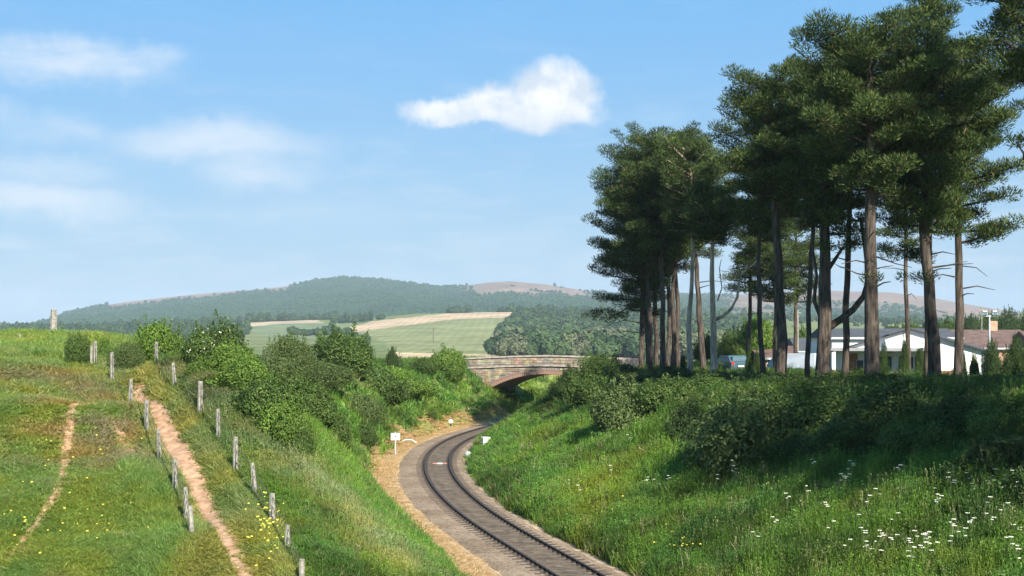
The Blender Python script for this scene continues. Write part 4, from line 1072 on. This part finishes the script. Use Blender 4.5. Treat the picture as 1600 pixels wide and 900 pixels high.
# ---------------------------------------------------------------- pines
def pine(px, D, top, cb, half, tw, seed, label, pale=False, lean=(0, 0), bias=(0, 0), limbs=(), group='tall pines along the top of the right bank', dens=1.0, low=2, xy=None, H=None, rc=None):
    global rng
    r = random.Random(seed); r0 = rng; rng = np.random.default_rng(seed)
    if xy is None: x = (px - 800) / FPX * D; y = D
    else: x, y = xy
    zb = g1(x, y) - .15
    top_z = CAMH - (top - HZ) / FPX * D if H is None else zb + H
    cb_z = CAMH - (cb - HZ) / FPX * D if H is None else zb + H * .52
    Rc = half * 1.02 / FPX * D if rc is None else rc; tr = tw / 2 / FPX * D * .9
    H = top_z - zb; hb = cb_z - zb
    root = empty('pine_tree', (x, y, zb), label, 'pine tree', group)
    mb = MB(); n = 12; pts = []; rad = []; wx = wy = 0; ldx = 0 if limbs else r.uniform(-.055, .055); wob = .05 if limbs else .13
    for i in range(n + 1):
        q = i / n
        if 0 < i < n: wx += r.uniform(-wob, wob) + ldx; wy += r.uniform(-wob, wob)
        pts.append(Vector((wx + lean[0] * q ** 1.4, wy + lean[1] * q, q * (H - .3)))); rad.append(tr * (1 - .72 * q ** 1.2) * (1.25 if i == 0 else 1))
    pts[0].z = -.3
    mb.tube(pts, rad, 10, rough=.06)
    def axis_at(z):
        q = max(0, min(.9999, z / (H - .3))) * n; i = int(q); return pts[i].lerp(pts[i + 1], q - i), rad[i] + (rad[i + 1] - rad[i]) * (q - i)
    cen = []; crad = []; 
    nbr = int(34 * dens + 6); 
    for i in range(nbr):
        tt = (i + r.uniform(.1, .9)) / nbr; z = hb + (H - hb) * (tt ** .95) * .97
        prof = (.62 + .38 * math.sin(min(1, tt / .45) * PI / 2)) if tt < .45 else math.sqrt(max(.04, 1 - ((tt - .45) / .60) ** 2.2))
        L_ = Rc * prof * (r.uniform(.78, 1.12) if r.random() < .7 else r.uniform(.35, .75)); a = i * 2.399 + r.uniform(-.5, .5)
        L_ *= max(.35, 1 + bias[0] * math.cos(a) + bias[1] * math.sin(a))
        p0, rr = axis_at(z); up = .05 + .75 * tt + r.uniform(-.1, .12); d = Vector((math.cos(a), math.sin(a), 0)); side = Vector((-d.y, d.x, 0)) * r.uniform(-.18, .18)
        bp_ = [p0 + (d + side * (k / 4)) * L_ * (k / 4) + Vector((0, 0, L_ * (up * (k / 4) - .12 * (k / 4) ** 2 + (.10 * (k / 4) ** 3)))) for k in range(5)]
        mb.tube(bp_, [max(.02, rr * .33), .07, .05, .035, .02], 5, cap=False)
        ncl = max(3, int(L_ * 2.1))
        for k in range(ncl):
            s = .36 + .64 * (k + r.random() * .6) / ncl; s = min(s, 1.0); q = s * 4; j = min(3, int(q)); c_ = bp_[j].lerp(bp_[j + 1], q - j)
            w_ = .34 * L_ * (1.1 - s * .75); c_ = c_ + Vector((-d.y, d.x, 0)) * r.uniform(-w_, w_) + Vector((0, 0, r.uniform(.0, .28)))
            cen.append(c_); crad.append(r.uniform(.42, .82) * (.75 + .1 * Rc) * (1.0 if tt < .85 else .75))
    for k in range(int(9 + 5 * dens)):           # leading shoots
        a = r.uniform(0, 6.28); q = r.uniform(.1, .55) * Rc * .55; p0, _ = axis_at(H * .97)
        c_ = p0 + Vector((math.cos(a) * q, math.sin(a) * q, -.9 * q + r.uniform(-.3, .45))); cen.append(c_); crad.append(r.uniform(.3, .5))
    for k in range(int(20 * dens)):              # boughs close round the stem fill the middle of the crown
        tq = r.uniform(.06, .95); a = r.uniform(0, 6.28); q = r.uniform(.1, .6) * Rc * (1 - .35 * tq); p0, _ = axis_at(hb + (H - hb) * tq)
        cen.append(p0 + Vector((math.cos(a) * q, math.sin(a) * q, .2 * q))); crad.append(r.uniform(.6, .95))
    for k in range(low):                         # bare dead snags under the crown
        z = hb * r.uniform(.55, .98); p0, rr = axis_at(z); a = r.uniform(0, 6.28); L_ = r.uniform(.8, 2.4)
        mb.tube([p0, p0 + Vector((math.cos(a) * L_ * .5, math.sin(a) * L_ * .5, .15)), p0 + Vector((math.cos(a) * L_, math.sin(a) * L_, r.uniform(-.3, .5)))], [.045, .03, .012], 4, cap=False)
    lm = []
    for (lp, lr, tuft) in limbs:                 # named limbs traced at the tree's own distance
        P3 = [Vector(P(a_, b_, D + dd)) - Vector((x, y, zb)) for a_, b_, dd in lp]
        mb.tube(P3, np.linspace(lr[0], lr[1], len(P3)), 8)
        if tuft:
            for _ in range(tuft): c_ = P3[-1] + Vector((r.gauss(0, .7), r.gauss(0, .6), r.gauss(.2, .25))); cen.append(c_); crad.append(r.uniform(.4, .7))
    mb.build('trunk', M['bark_pale'] if pale else M['bark'], root, True)  # pale picks the bark with sunlight in its colour
    cen = np.array([tuple(c_) for c_ in cen]); crad = np.array(crad); per = (crad ** 2 * 545 * min(1, 95 / y) * (.45 if xy is not None else 1)).astype(int)
    k = np.repeat(np.arange(len(cen)), per); nl = len(k)
    d = rng.normal(size=(nl, 3)); d /= np.linalg.norm(d, axis=1)[:, None]; u = rng.uniform(size=nl) ** .45
    pos = cen[k] + d * (crad[k] * u)[:, None] * np.array([1, 1, .55])
    nr = np.cross(d * np.array([1, 1, .5]) + np.array([0, 0, .8]), rng.normal(size=(nl, 3)))
    # needles lie along the outward-upward direction
    ax = d * np.array([1, 1, .6]) + np.array([0, 0, .75]) + rng.normal(size=(nl, 3)) * .35; ax /= np.linalg.norm(ax, axis=1)[:, None]
    nr /= np.linalg.norm(nr, axis=1)[:, None] + 1e-9; bb = np.cross(nr, ax); bb /= np.linalg.norm(bb, axis=1)[:, None] + 1e-9
    s = rng.uniform(.135, .25, nl)[:, None]
    V = np.stack([pos + bb * s * .13, pos + ax * s * 1.05, pos - bb * s * .13], 1).reshape(-1, 3)
    g = rng.uniform(.7, 1.25, len(cen))[k] * rng.uniform(.75, 1.25, nl); col = lerp3((.024, .045, .014), (.105, .145, .036), rng.uniform(size=nl) ** 1.7) * g[:, None]
    col = np.where((rng.uniform(size=nl) < .02)[:, None], np.array([.22, .15, .08]), col)
    me = mesh_np('crown', V, np.arange(3 * nl).reshape(nl, 3), False, {'tint': ('FLOAT_COLOR', np.repeat(col, 3, 0))})
    link('crown', me, M['needle'], root); rng = r0
    return root
G_ = 'tall pines along the top of the right bank'
for a in [
    (1003, 118, 262, 425, 66, 10, 'leftmost pine of the row, its lowest branches drooping over the bank', {'bias': (-.35, 0), 'low': 6, 'limbs': [(((1003, 470, 0), (985, 478, 0), (965, 490, 0), (952, 498, 0)), (.07, .03), 9), (((1003, 505, 0), (975, 500, -1), (940, 512, -1)), (.04, .015), 0)]}),
    (1011, 124, 250, 400, 60, 9, 'slender pine directly behind the leftmost pine', {}),
    (1018, 112, 222, 375, 78, 10, 'second slim pine from the left with dark ridged trunk', {'bias': (-.25, 0)}),
    (1026, 121, 232, 380, 66, 9, 'slim pine hidden partly behind the second trunk from the left', {}),
    (1033, 108, 205, 360, 82, 10, 'dark slim pine whose trunk shows a pale streak in the left group', {'bias': (-.2, 0)}),
    (1043, 116, 205, 372, 70, 9, 'slim pine in the thick of the left group', {}),
    (1052, 110, 198, 372, 70, 9, 'slim pine just left of the middle of the left group', {}),
    (1061, 119, 222, 385, 66, 9, 'dark slim pine behind the pale straight trunk', {}),
    (1077, 103, 215, 352, 72, 10, 'pine with a straight sunlit pale trunk in the left group', {'pale': True, 'low': 1}),
    (1098, 111, 262, 385, 56, 12, 'dark pine between the two pale trunks', {}),
    (1114, 100, 285, 366, 46, 13, 'pale trunked pine with a bare limb curving up to the right', {'pale': True, 'low': 3, 'limbs': [(((1116, 500, 0), (1130, 494, 0), (1143, 482, 0), (1152, 465, 0), (1155, 440, 0), (1158, 428, 0), (1178, 412, 0), (1190, 398, 0)), (.13, .04), 6), (((1121, 470, 0), (1128, 450, 0), (1124, 420, 0), (1127, 405, 0)), (.05, .02), 0), (((1155, 440, 0), (1140, 425, 0), (1125, 423, 0)), (.04, .015), 0)]}),
    (1194, 94, 140, 330, 60, 10, 'thin dark pine at the left edge of the right-hand group', {'bias': (-.1, 0)}),
    (1222, 82, 112, 285, 84, 20, 'stout dark pine, second in the right-hand group', {}),
    (1262, 90, 98, 300, 84, 10, 'thin dark pine between the stout one and the forked one', {}),
    (1286, 79, 88, 320, 92, 27, 'massive dark pine with a low fork throwing a limb to the right', {'limbs': [(((1290, 515, 0), (1312, 500, .3), (1333, 484, .6), (1350, 462, .8), (1357, 430, 1), (1352, 390, 1.2), (1345, 340, 1.3)), (.22, .10), 0), (((1288, 430, 0), (1305, 405, 0), (1318, 385, 0)), (.14, .06), 7), (((1284, 500, 0), (1272, 470, .5), (1276, 430, .8), (1270, 390, 1), (1268, 330, 1)), (.12, .05), 0)]}),
    (1318, 85, 66, 300, 84, 13, 'slightly leaning slender pine right of the massive forked pine', {'lean': (.35, 0)}),
    (1362, 72, 45, 262, 118, 28, 'tallest stout pine in the middle of the right-hand group', {'low': 5, 'limbs': [(((1366, 450, 0), (1380, 442, 0), (1392, 440, 0)), (.05, .02), 3), (((1366, 400, 0), (1400, 412, -1), (1425, 418, -1)), (.04, .012), 0)]}),
    (1448, 81, -22, 262, 92, 13, 'slim pine just left of the stout right-hand trunk', {'limbs': [(((1448, 390, 0), (1430, 388, 0), (1412, 400, 0)), (.06, .03), 7)]}),
    (1463, 74, 62, 290, 112, 24, 'stout pine right of the white building gable', {}),
    (1496, 77, 70, 290, 92, 17, 'straight pine in front of the right end of the white building', {'bias': (.3, 0), 'low': 4, 'limbs': [(((1498, 380, 0), (1515, 376, 0), (1530, 372, 0)), (.08, .03), 10), (((1498, 415, 0), (1525, 418, 0), (1543, 432, 0)), (.035, .012), 0)]}),
    (1168, 130, 300, 415, 54, 8, 'smaller pine well behind the bare curved limb', {'group': 'smaller pines standing behind the main row'}),
    (1212, 128, 300, 430, 58, 8, 'smaller pine showing layered boughs left of the second stout trunk', {'group': 'smaller pines standing behind the main row'}),
    (1246, 134, 290, 425, 60, 8, 'smaller pine filling the gap before the forked pine', {'group': 'smaller pines standing behind the main row'}),
    (1420, 110, 120, 330, 60, 9, 'slim pine behind the gap between the tallest pine and the right-hand pair', {'group': 'smaller pines standing behind the main row'}),
    (1608, 66, -150, 60, 84, 15, 'pine at the right edge with only half its crown in view', {'bias': (-.2, 0), 'limbs': [(((1600, 250, 0), (1600, 240, 0), (1590, 225, 0)), (.08, .04), 9), (((1600, 80, 0), (1560, 62, 0), (1530, 72, 0)), (.08, .04), 8)]}),
]:
    px, D, top, cb, half, tw, lb, kw = a
    pine(px, D, top + (20 if px < 1150 else 12), cb + (70 if px < 1030 else 50 if px < 1050 else 14 if px < 1150 else 48 if px < 1400 else 75), half, tw, 1000 + px, lb, **kw)
for i, (x, y, H_, rc_) in enumerate([(19, 36, 18.0, 4.0), (22.5, 43, 18, 4.2), (26, 49, 18, 4.2), (22, 31, 17.5, 3.8), (27, 41, 18, 4.2), (28, 56, 18, 4.2)]):
    pine(0, y, 0, 0, 0, 22, 2000 + i, 'pine of the row beyond the right edge', xy=(x, y), H=H_, rc=rc_, group='pines continuing beyond the right edge')

# ---------------------------------------------------------------- buildings behind the pines
M['render'] = solid('white_render', (.86, .85, .83), .7, .04, .6)
M['brick'] = solid('brickwork', (.36, .17, .11), .9, .25, 3., .01, 20.)
M['brick2'] = solid('pale_brickwork', (.42, .26, .18), .9, .2, 3.)
M['roof'] = solid('brown_tiles', (.13, .085, .07), .85, .25, 1.5, .03, 10.)
M['roof2'] = solid('grey_roof_sheet', (.075, .078, .085), .8, .15, 1.0)
M['glass'] = solid('window_glass', (.05, .07, .09), .08, .1)
M['fascia'] = solid('grey_fascia', (.30, .31, .32), .7, .1)
def zat(py, D): return CAMH - (py - HZ) / FPX * D
def xat(px, D): return (px - 800) / FPX * D
D0 = 112.0; zb = g1(xat(1422, D0), D0) - .2
WBROT = -R(17)
wb = empty('white_building', (xat(1422, D0), D0, zb), 'single storey white rendered building with a broad low gable seen between the trunks', 'building')
wb.rotation_euler = (0, 0, WBROT)
hw = xat(1536, D0) - xat(1422, D0); ze = zat(549, D0) - zb; zr = zat(515, D0) - zb
wall = MB().prism([(-hw, 0), (hw, 0), (hw, ze), (0, zr), (-hw, ze)], 0, 16).build('wall', M['render'], wb)
rf = MB()
for s_ in (-1, 1):
    V = [(s_ * (hw + .35), -.35, ze - .10), (0, -.35, zr + .04), (0, 16.3, zr + .04), (s_ * (hw + .35), 16.3, ze - .10)]; rf.add(V + [(a_, b_, c_ + .10) for a_, b_, c_ in V], [(0, 1, 2, 3), (7, 6, 5, 4), (0, 4, 5, 1), (2, 6, 7, 3), (0, 3, 7, 4), (1, 5, 6, 2)])
rf.build('roof', M['roof2'], wb)
xw = lambda px: xat(px, D0) - xat(1422, D0); zw = lambda py: zat(py, D0) - zb
MB().box(((xw(1300) + xw(1462)) / 2, -.9, zw(546)), (xw(1462) - xw(1300), 1.8, .22)).build('canopy', M['fascia'], wb)
MB().box(((xw(1310) + xw(1500)) / 2, -.05, .42), (xw(1500) - xw(1310), .1, .84)).build('brick_plinth', M['brick'], wb)
MB().box((xw(1333), -.06, 1.1), (xw(1342) - xw(1324), .1, 2.0)).build('brick_pier', M['brick'], wb)
for (x0, x1, y0, y1, fr) in ((1340, 1352, 562, 578, 1), (1404, 1440, 556, 577, 1)):
    w_ = MB().box(((xw(x0) + xw(x1)) / 2, -.05, (zw(y0) + zw(y1)) / 2), (xw(x1) - xw(x0), .12, zw(y0) - zw(y1))).build('window', M['white'], wb)
    npn = 1 if x1 - x0 < 20 else 3
    for k in range(npn):
        ww = (xw(x1) - xw(x0)) / npn; MB().box((xw(x0) + ww * (k + .5), -.12, (zw(y0) + zw(y1)) / 2), (ww - .12, .03, zw(y0) - zw(y1) - .14)).build('pane', M['glass'], w_)
dr = MB().box((xw(1388), -.05, 1.05), (.95, .12, 2.1)).build('door', M['white'], wb)
MB().box((xw(1388), -.12, 1.35), (.6, .03, 1.1)).build('pane', M['glass'], dr)
MB().box((xw(1388), -.05, 2.32), (.8, .1, .22)).build('vent', M['dark'], wb)
MB().tube([(hw - .25, -.08, 0), (hw - .25, -.08, ze - .05)], .05, 6).build('downpipe', M['grey_paint'], wb)
def house(pxc, D, wpx, ye, yr, depth, wallm, roofm, name, label, wins=(), sink=.3, chim=None):
    xc = xat(pxc, D); z = g1(xc, D) - sink; r_ = empty(name, (xc, D, z), label, 'building'); hw = wpx / 2 / FPX * D; e = zat(ye, D) - z; t_ = zat(yr, D) - z
    MB().box((0, depth / 2, e / 2), (hw * 2, depth, e)).build('wall', wallm, r_)
    rf = MB(); V = [(-hw - .3, -.35, e - .08), (hw + .3, -.35, e - .08), (hw + .3, depth / 2, t_), (-hw - .3, depth / 2, t_), (-hw - .3, depth + .35, e - .08), (hw + .3, depth + .35, e - .08)]
    rf.add(V, [(0, 1, 2, 3), (3, 2, 5, 4), (0, 3, 4), (1, 5, 2), (0, 4, 5, 1)]); ro = rf.build('roof', roofm, r_)
    MB().box((0, -.37, e - .1), (hw * 2 + .5, .08, .16)).build('gutter', M['grey_paint'], r_)
    for (a_, w_, z_, h_) in wins:
        wn_ = MB().box((a_, -.03, z_), (w_, .1, h_)).build('window', M['white'], r_)
        for k in range(2): MB().box((a_ + (k - .5) * w_ / 2, -.095, z_), (w_ / 2 - .1, .03, h_ - .16)).build('pane', M['glass'], wn_)
    if chim is not None: MB().box((chim, depth / 2, t_ + .2), (.7, .6, 1.3)).build('chimney', M['brick2'], ro)
    return r_
house(1400, 134, 200, 527, 513, 10, M['render'], M['roof2'], 'long_building', 'long pale building with a shallow grey roof behind the white gable', ((-4, 1.6, 1.6, 1.1), (-.5, 1.6, 1.6, 1.1)))
house(1556, 140, 118, 543, 515, 9, M['brick2'], M['roof'], 'brick_house', 'brick house with a brown tiled roof behind the floodlight', ((1.6, 1.4, 1.5, 1.1),), chim=1.2)
house(1660, 138, 80, 541, 517, 8, M['brick2'], M['roof'], 'brick_house', 'brick house at the far right past the edge pine', ())
house(1218, 142, 60, 559, 541, 8, M['brick2'], M['roof'], 'bungalow', 'low brick bungalow with a brown roof seen left of the forked pine', ((-.6, 1.2, 1.3, .9),))
house(1272, 150, 46, 548, 528, 8, M['render'], M['roof2'], 'pale_bungalow', 'pale bungalow seen in the gap beside the forked pine', ((.2, 1.2, 1.3, .9),))

# vehicles
def car(px, D, rz, paint, glass, label, van=False):
    x = xat(px, D); r_ = empty('parked_van' if van else 'parked_car', (x, D, g1(x, D) + .02), label, 'van' if van else 'car'); r_.rotation_euler = (0, 0, rz)
    if van: pr = [(-2.3, .35), (2.3, .35), (2.35, .9), (2.2, 1.15), (1.55, 1.9), (-2.25, 1.98), (-2.35, .9)]
    else: pr = [(-2.0, .3), (2.0, .3), (2.08, .62), (1.95, .85), (1.1, .98), (.45, 1.42), (-1.2, 1.46), (-1.85, .98), (-2.05, .9)]
    mb = MB(); hw = .9 if van else .83
    V = []; n = len(pr)
    for (yy, k) in ((-hw, 0), (-hw * .97, 1), (hw * .97, 1), (hw, 0)):
        for (a_, b_) in pr: q = 1 if k else .97; V.append((a_ * q, yy * (1 if b_ < 1.0 else .88), b_ * (1 if k else .985) + (0 if k else .01)))
    F_ = [tuple(range(n))[::-1], tuple(range(3 * n, 4 * n))]
    for j in range(3):
        for i in range(n): F_.append((j * n + i, j * n + (i + 1) % n, (j + 1) * n + (i + 1) % n, (j + 1) * n + i))
    mb.add(V, F_); mb.build('body', solid(paint[0], paint[1], .3, .05), r_)
    zt = 1.5 if van else 1.2
    MB().box((-2.34 if van else -1.60, 0, zt), (.03 if van else .5, 1.25, .42 if van else .34)).build('rear_window', glass, r_)
    for s_ in (-1, 1):
        MB().box((.9 if van else -.3, s_ * (hw * .9), zt), (.8 if van else 1.7, .04, .36 if van else .3)).build('side_window', glass, r_)
        MB().box((-2.33 if van else -2.03, s_ * .68, .85), (.06, .2, .24)).build('tail_light', M['tail'], r_)
        for a_ in (-1.3, 1.35):
            wl = MB().tube([(a_, s_ * hw - .12, .32), (a_, s_ * hw + .03, .32)], .32, 14).build('wheel', M['dark'], r_); MB().tube([(a_, s_ * (hw + .035), .32), (a_, s_ * (hw + .045), .32)], .19, 10).build('rim', M['grey_paint'], wl)
    MB().box((-2.37 if van else -2.07, 0, .62), (.03, .5, .12)).build('number_plate', M['white'], r_)
    return r_
M['tail'] = solid('tail_light_red', (.55, .03, .02), .3, .05)
M['skyglass'] = solid('car_glass', (.10, .16, .20), .08, .1, metal=.0)
car(1142, 118, PI / 2 + .25, ('teal_paint', (.06, .115, .14)), M['skyglass'], 'blue green car parked beyond the pines, its tail light towards the railway')
car(1243, 128, PI / 2 + .9, ('silver_paint', (.50, .56, .62)), M['skyglass'], 'pale silver van parked left of the forked pine', True)

# floodlight and poles
x, D = xat(1546, 124), 124; zb = g1(x, D); t_ = empty('floodlight', (x, D, zb), 'grey floodlight column with two lamp heads in front of the brown roof', 'floodlight')
hh = zat(492, D) - zb
MB().tube([(0, 0, 0), (0, 0, hh)], [.11, .07], 8).build('column', M['grey_paint'], t_)
MB().box((0, 0, hh - .1), (1.1, .08, .08)).build('crossbar', M['grey_paint'], t_)
for s_ in (-1, 1):
    h_ = MB().box((s_ * .42, -.1, hh + .18), (.42, .26, .32), top=.8).build('lamp_head', M['white'], t_)
    MB().box((s_ * .42, -.24, hh + .16), (.34, .02, .24)).build('lens', M['skyglass'], h_)
for (px, D, y0, r_, lb) in ((1534, 150, 480, .06, 'thin dark pole beside the floodlight column'), (1246, 150, 484, .13, 'pale pole standing beyond the gap in the pines')):
    x = xat(px, D); zb = g1(x, D); hh = zat(y0, D) - zb; o = empty('utility_pole', (x, D, zb), lb, 'pole'); MB().tube([(0, 0, -.2), (0, 0, hh)], [r_ * 1.2, r_ * .8], 7).build('shaft', M['post'], o); MB().box((0, 0, hh - .3), (.8, .06, .08)).build('crossarm', M['post'], o)
for (px, D, y0, y1, lb) in ((677, 1240, 511, 536, 'pole standing in the middle of the big green field'), (377, 1900, 487, 506, 'mast on the dark ridge left of the fields')):
    x = xat(px, D); zb = float(hillz(np.array([float(px)]), np.array([float(D)]))[0]); hh = (y1 - y0) / FPX * D; o = empty('pylon', (x, D, zb), lb, 'mast')
    MB().tube([(0, 0, -1), (0, 0, hh)], [.35, .2], 6).build('shaft', M['twig'], o); MB().box((0, 0, hh * .85), (3.0, .3, .3)).build('crossarm', M['twig'], o)

# garden conifers and shrubs in front of the white building, trees behind
random.seed(31)
for (px, D, w_, h_, kd, lb) in [
    (1381, 104, 18, 38, 'dark', 'dark clipped conifer left of the building door'), (1413, 104, 18, 50, 'dark', 'narrow dark conifer right of the building door'),
    (1438, 105, 20, 38, 'dark', 'dark conifer left of the stout trunk before the white wall'), (1506, 105, 11, 32, 'dark', 'thin dark conifer against the right end of the white wall'),
    (1523, 106, 20, 24, 'mid', 'little green shrub against the white wall beside the thin conifer'), (1551, 104, 36, 44, 'dark', 'big dark rounded conifer at the corner of the white building'),
    (1590, 100, 44, 52, 'dark', 'large dark conifer at the right edge in front of the brick house'), (1068, 100, 14, 26, 'dark', 'dark sapling conifer between the trunks of the left group'),
    (1182, 106, 16, 26, 'dark', 'small dark conifer beside the thin pine'), (1170, 107, 13, 24, 'dark', 'very small dark conifer left of the thin pine')]:
    D2 = D; o = bush(px, None, D2, w_, h_ + 14, kd, lb, name='conifer', cat='conifer', sink=.0)
def tree(px, D, base, w_, top, kd, lb, group=None):
    x = xat(px, D); z = g1(x, D); zt = zat(top, D); H = zt - z; root = empty('broadleaf_tree', (x, D, z), lb, 'tree', group)
    root.rotation_euler = (0, 0, random.uniform(0, 6))
    mb = MB(); mb.tube([(0, 0, -.3), (.1, 0, H * .3), (0, .1, H * .6)], [H * .035, H * .028, H * .012], 8)
    for k in range(5): a = k * 1.3; mb.tube([(.05, 0, H * (.25 + .05 * k)), (math.cos(a) * w_ / 2 / FPX * D * .5, math.sin(a) * w_ / 2 / FPX * D * .5, H * (.5 + .05 * k))], [H * .014, H * .005], 5)
    mb.build('trunk', M['bark'], root)
    o = link('crown', random.choice(BM[kd]), None, root); rx = w_ / 2 / FPX * D * 1.08; o.scale = (rx, rx, H * .88); o.location = (0, 0, H * .10); return root
tree(1176, 146, None, 84, 488, 'bright', 'bright green broadleaf tree in the gap between the two pine groups')
tree(1142, 140, None, 60, 512, 'mid', 'darker broadleaf tree left of the bright green one in the gap')
tree(1110, 150, None, 60, 520, 'dark', 'dark broadleaf tree behind the pale forked pine')
tree(1255, 165, None, 44, 508, 'mid', 'small tree behind the pale pole')
G2 = 'trees of the green line beyond the brown roofs'
for i, px in enumerate((1392, 1425, 1455, 1486, 1515, 1545, 1575, 1606, 1640, 1680)):
    tree(px, 300 + 18 * (i % 3), None, 52, (502, 497, 494, 492, 488, 482, 478, 480, 476, 470)[i], 'mid' if i % 2 else 'dark', 'tree of the distant green line, %s' % ('just right of the stout middle pine trunk', 'above the peak of the white gable', 'in the gap left of the pair of trunks', 'right behind the straight right-hand pine', 'left of the thin pole by the floodlight', 'directly behind the floodlight lamp heads', 'above the chimney of the brown roof', 'at the right edge of the picture', 'first one past the right edge', 'second one past the right edge')[i], G2)

# ---------------------------------------------------------------- cow parsley and yellow flowers
def parsley_parts(seed):
    r = random.Random(seed); st = MB(); st.tube([(0, 0, -.1), (.03, 0, .5), (.02, .02, .95)], [.012, .009, .006], 4); hd = MB()
    for k in range(r.randint(2, 4)):
        cx, cy, cz = r.uniform(-.14, .14), r.uniform(-.14, .14), r.uniform(.85, 1.08); st.tube([(.02, 0, .6), (cx, cy, cz - .02)], [.006, .004], 3)
        for j in range(9):
            a = r.uniform(0, 6.28); d = r.uniform(0, .075); hd.tube([(cx + math.cos(a) * d, cy + math.sin(a) * d, cz - .005), (cx + math.cos(a) * d, cy + math.sin(a) * d, cz + .012)], [.022, .012], 5)
    return st, hd
M['umbel'] = solid('umbel_white', (.62, .61, .50), .8, .05)
M['stalk'] = solid('stalk_green', (.13, .19, .06), .8)
M['yellow'] = solid('flower_yellow', (.55, .45, .06), .8, .1)
var = []
for s_ in range(4): var.append(parsley_parts(s_))
protos = []
FL = 'cow parsley plants in flower on the right bank'
random.seed(77)
spots = [(1325, 757), (1318, 762), (1312, 765), (1330, 752), (1372, 786), (1356, 797), (1405, 757), (1456, 790), (1466, 810), (1484, 770), (1486, 782), (1511, 772), (1522, 790), (1543, 773), (1550, 780), (1555, 771), (1558, 786), (1578, 772), (1590, 780), (1598, 770), (1468, 815), (1513, 828), (1519, 838), (1547, 845), (1571, 821), (1495, 852), (1488, 851), (1507, 853),
         (1432, 857), (1443, 860), (1420, 867), (1450, 875), (1446, 882), (1460, 884), (1397, 867), (1372, 868), (1376, 862), (1348, 862), (1354, 879), (1363, 888), (1380, 890), (1424, 890), (1424, 898), (1443, 892), (1580, 880), (1585, 887), (1590, 897), (1487, 870), (1144, 745), (1148, 748), (1270, 738), (1210, 840), (1230, 798), (1262, 790), (1180, 855), (1025, 764), (1012, 762), (1045, 757), (1118, 762), (1290, 812), (1300, 850), (1325, 885), (1540, 815), (1588, 850), (1400, 835), (1345, 830), (1270, 700), (955, 745), (905, 778), (985, 690)]
for (px, py) in spots:
    # find the ground under this pixel by marching along the ray
    ds = np.arange(33, 110, .25); xs = (px - 800) / FPX * ds; zs = CAMH - (py + 14 - HZ) / FPX * ds; gz = ground(xs, ds) + .35; hit = np.nonzero(gz > zs)[0]
    if not len(hit): continue
    D = ds[hit[0]]; x = xs[hit[0]]; k = random.randrange(4); h_ = random.uniform(.85, 1.15)
    root = empty('cow_parsley', (x, D, g1(x, D) + .12), 'white flowering cow parsley standing in the long grass of the right bank', 'wild flower', FL); root.rotation_euler = (0, 0, random.uniform(0, 6)); root.scale = (.85, .85, h_)
    if len(protos) <= k or True:
        while len(protos) <= k: protos.append(None)
        if protos[k] is None: st, hd = var[k]; a_ = st.build('stem', M['stalk'], root); b_ = hd.build('flower_head', M['umbel'], root); b_['kind'] = 'stuff'; protos[k] = (a_.data, b_.data)
        else: link('stem', protos[k][0], None, root); link('flower_head', protos[k][1], None, root)['kind'] = 'stuff'
# buttercups and ragwort: too small and many to count
fb = MB(); r = random.Random(9)
for _ in range(170):
    reg = r.random()
    if reg < .35: px, py = r.gauss(60, 90), r.uniform(690, 890)
    elif reg < .6: px, py = r.gauss(415, 18), r.gauss(850, 30)
    elif reg < .85: px, py = r.gauss(930, 45), r.gauss(800, 30)
    else: px, py = r.gauss(1060, 20), r.gauss(868, 12)
    ds = np.arange(35, 100, .4); xs = (px - 800) / FPX * ds; zs = CAMH - (py - HZ) / FPX * ds; gz = ground(xs, ds) + .15; hit = np.nonzero(gz > zs)[0]
    if not len(hit): continue
    D = ds[hit[0]]; x = xs[hit[0]]; off, _k = track_off([x], [D])
    if -4.2 < off[0] < 2.3: continue
    z = float(g1(x, D)) + (r.uniform(.2, .4) if px < 380 else r.uniform(.45, .8)); s_ = r.uniform(.018, .034)
    fb.add([(x - s_, D - s_ * .4, z), (x + s_, D - s_ * .4, z), (x + s_, D + s_, z + s_), (x - s_, D + s_, z + s_)], [(0, 1, 2, 3)])
o = fb.build('buttercups', M['yellow']); props(o, 'tiny yellow flowers dotted through the grass', None, None, 'stuff')

# ---------------------------------------------------------------- haze: one closed box of even air
m = bpy.data.materials.new('haze_air'); m.use_nodes = True; m.node_tree.nodes.clear(); t = NT(m.node_tree)
pv = t.n('ShaderNodeVolumePrincipled'); pv.inputs['Density'].default_value = 0.9e-4; pv.inputs['Color'].default_value = (.72, .86, 1.0, 1); pv.inputs['Anisotropy'].default_value = 0.0
oo = t.n('ShaderNodeOutputMaterial'); t.l(pv.outputs[0], oo.inputs['Volume'])
hb_ = MB().box((0, 4200, 115), (19000, 10200, 270)).build('haze', m); props(hb_, kind='stuff')
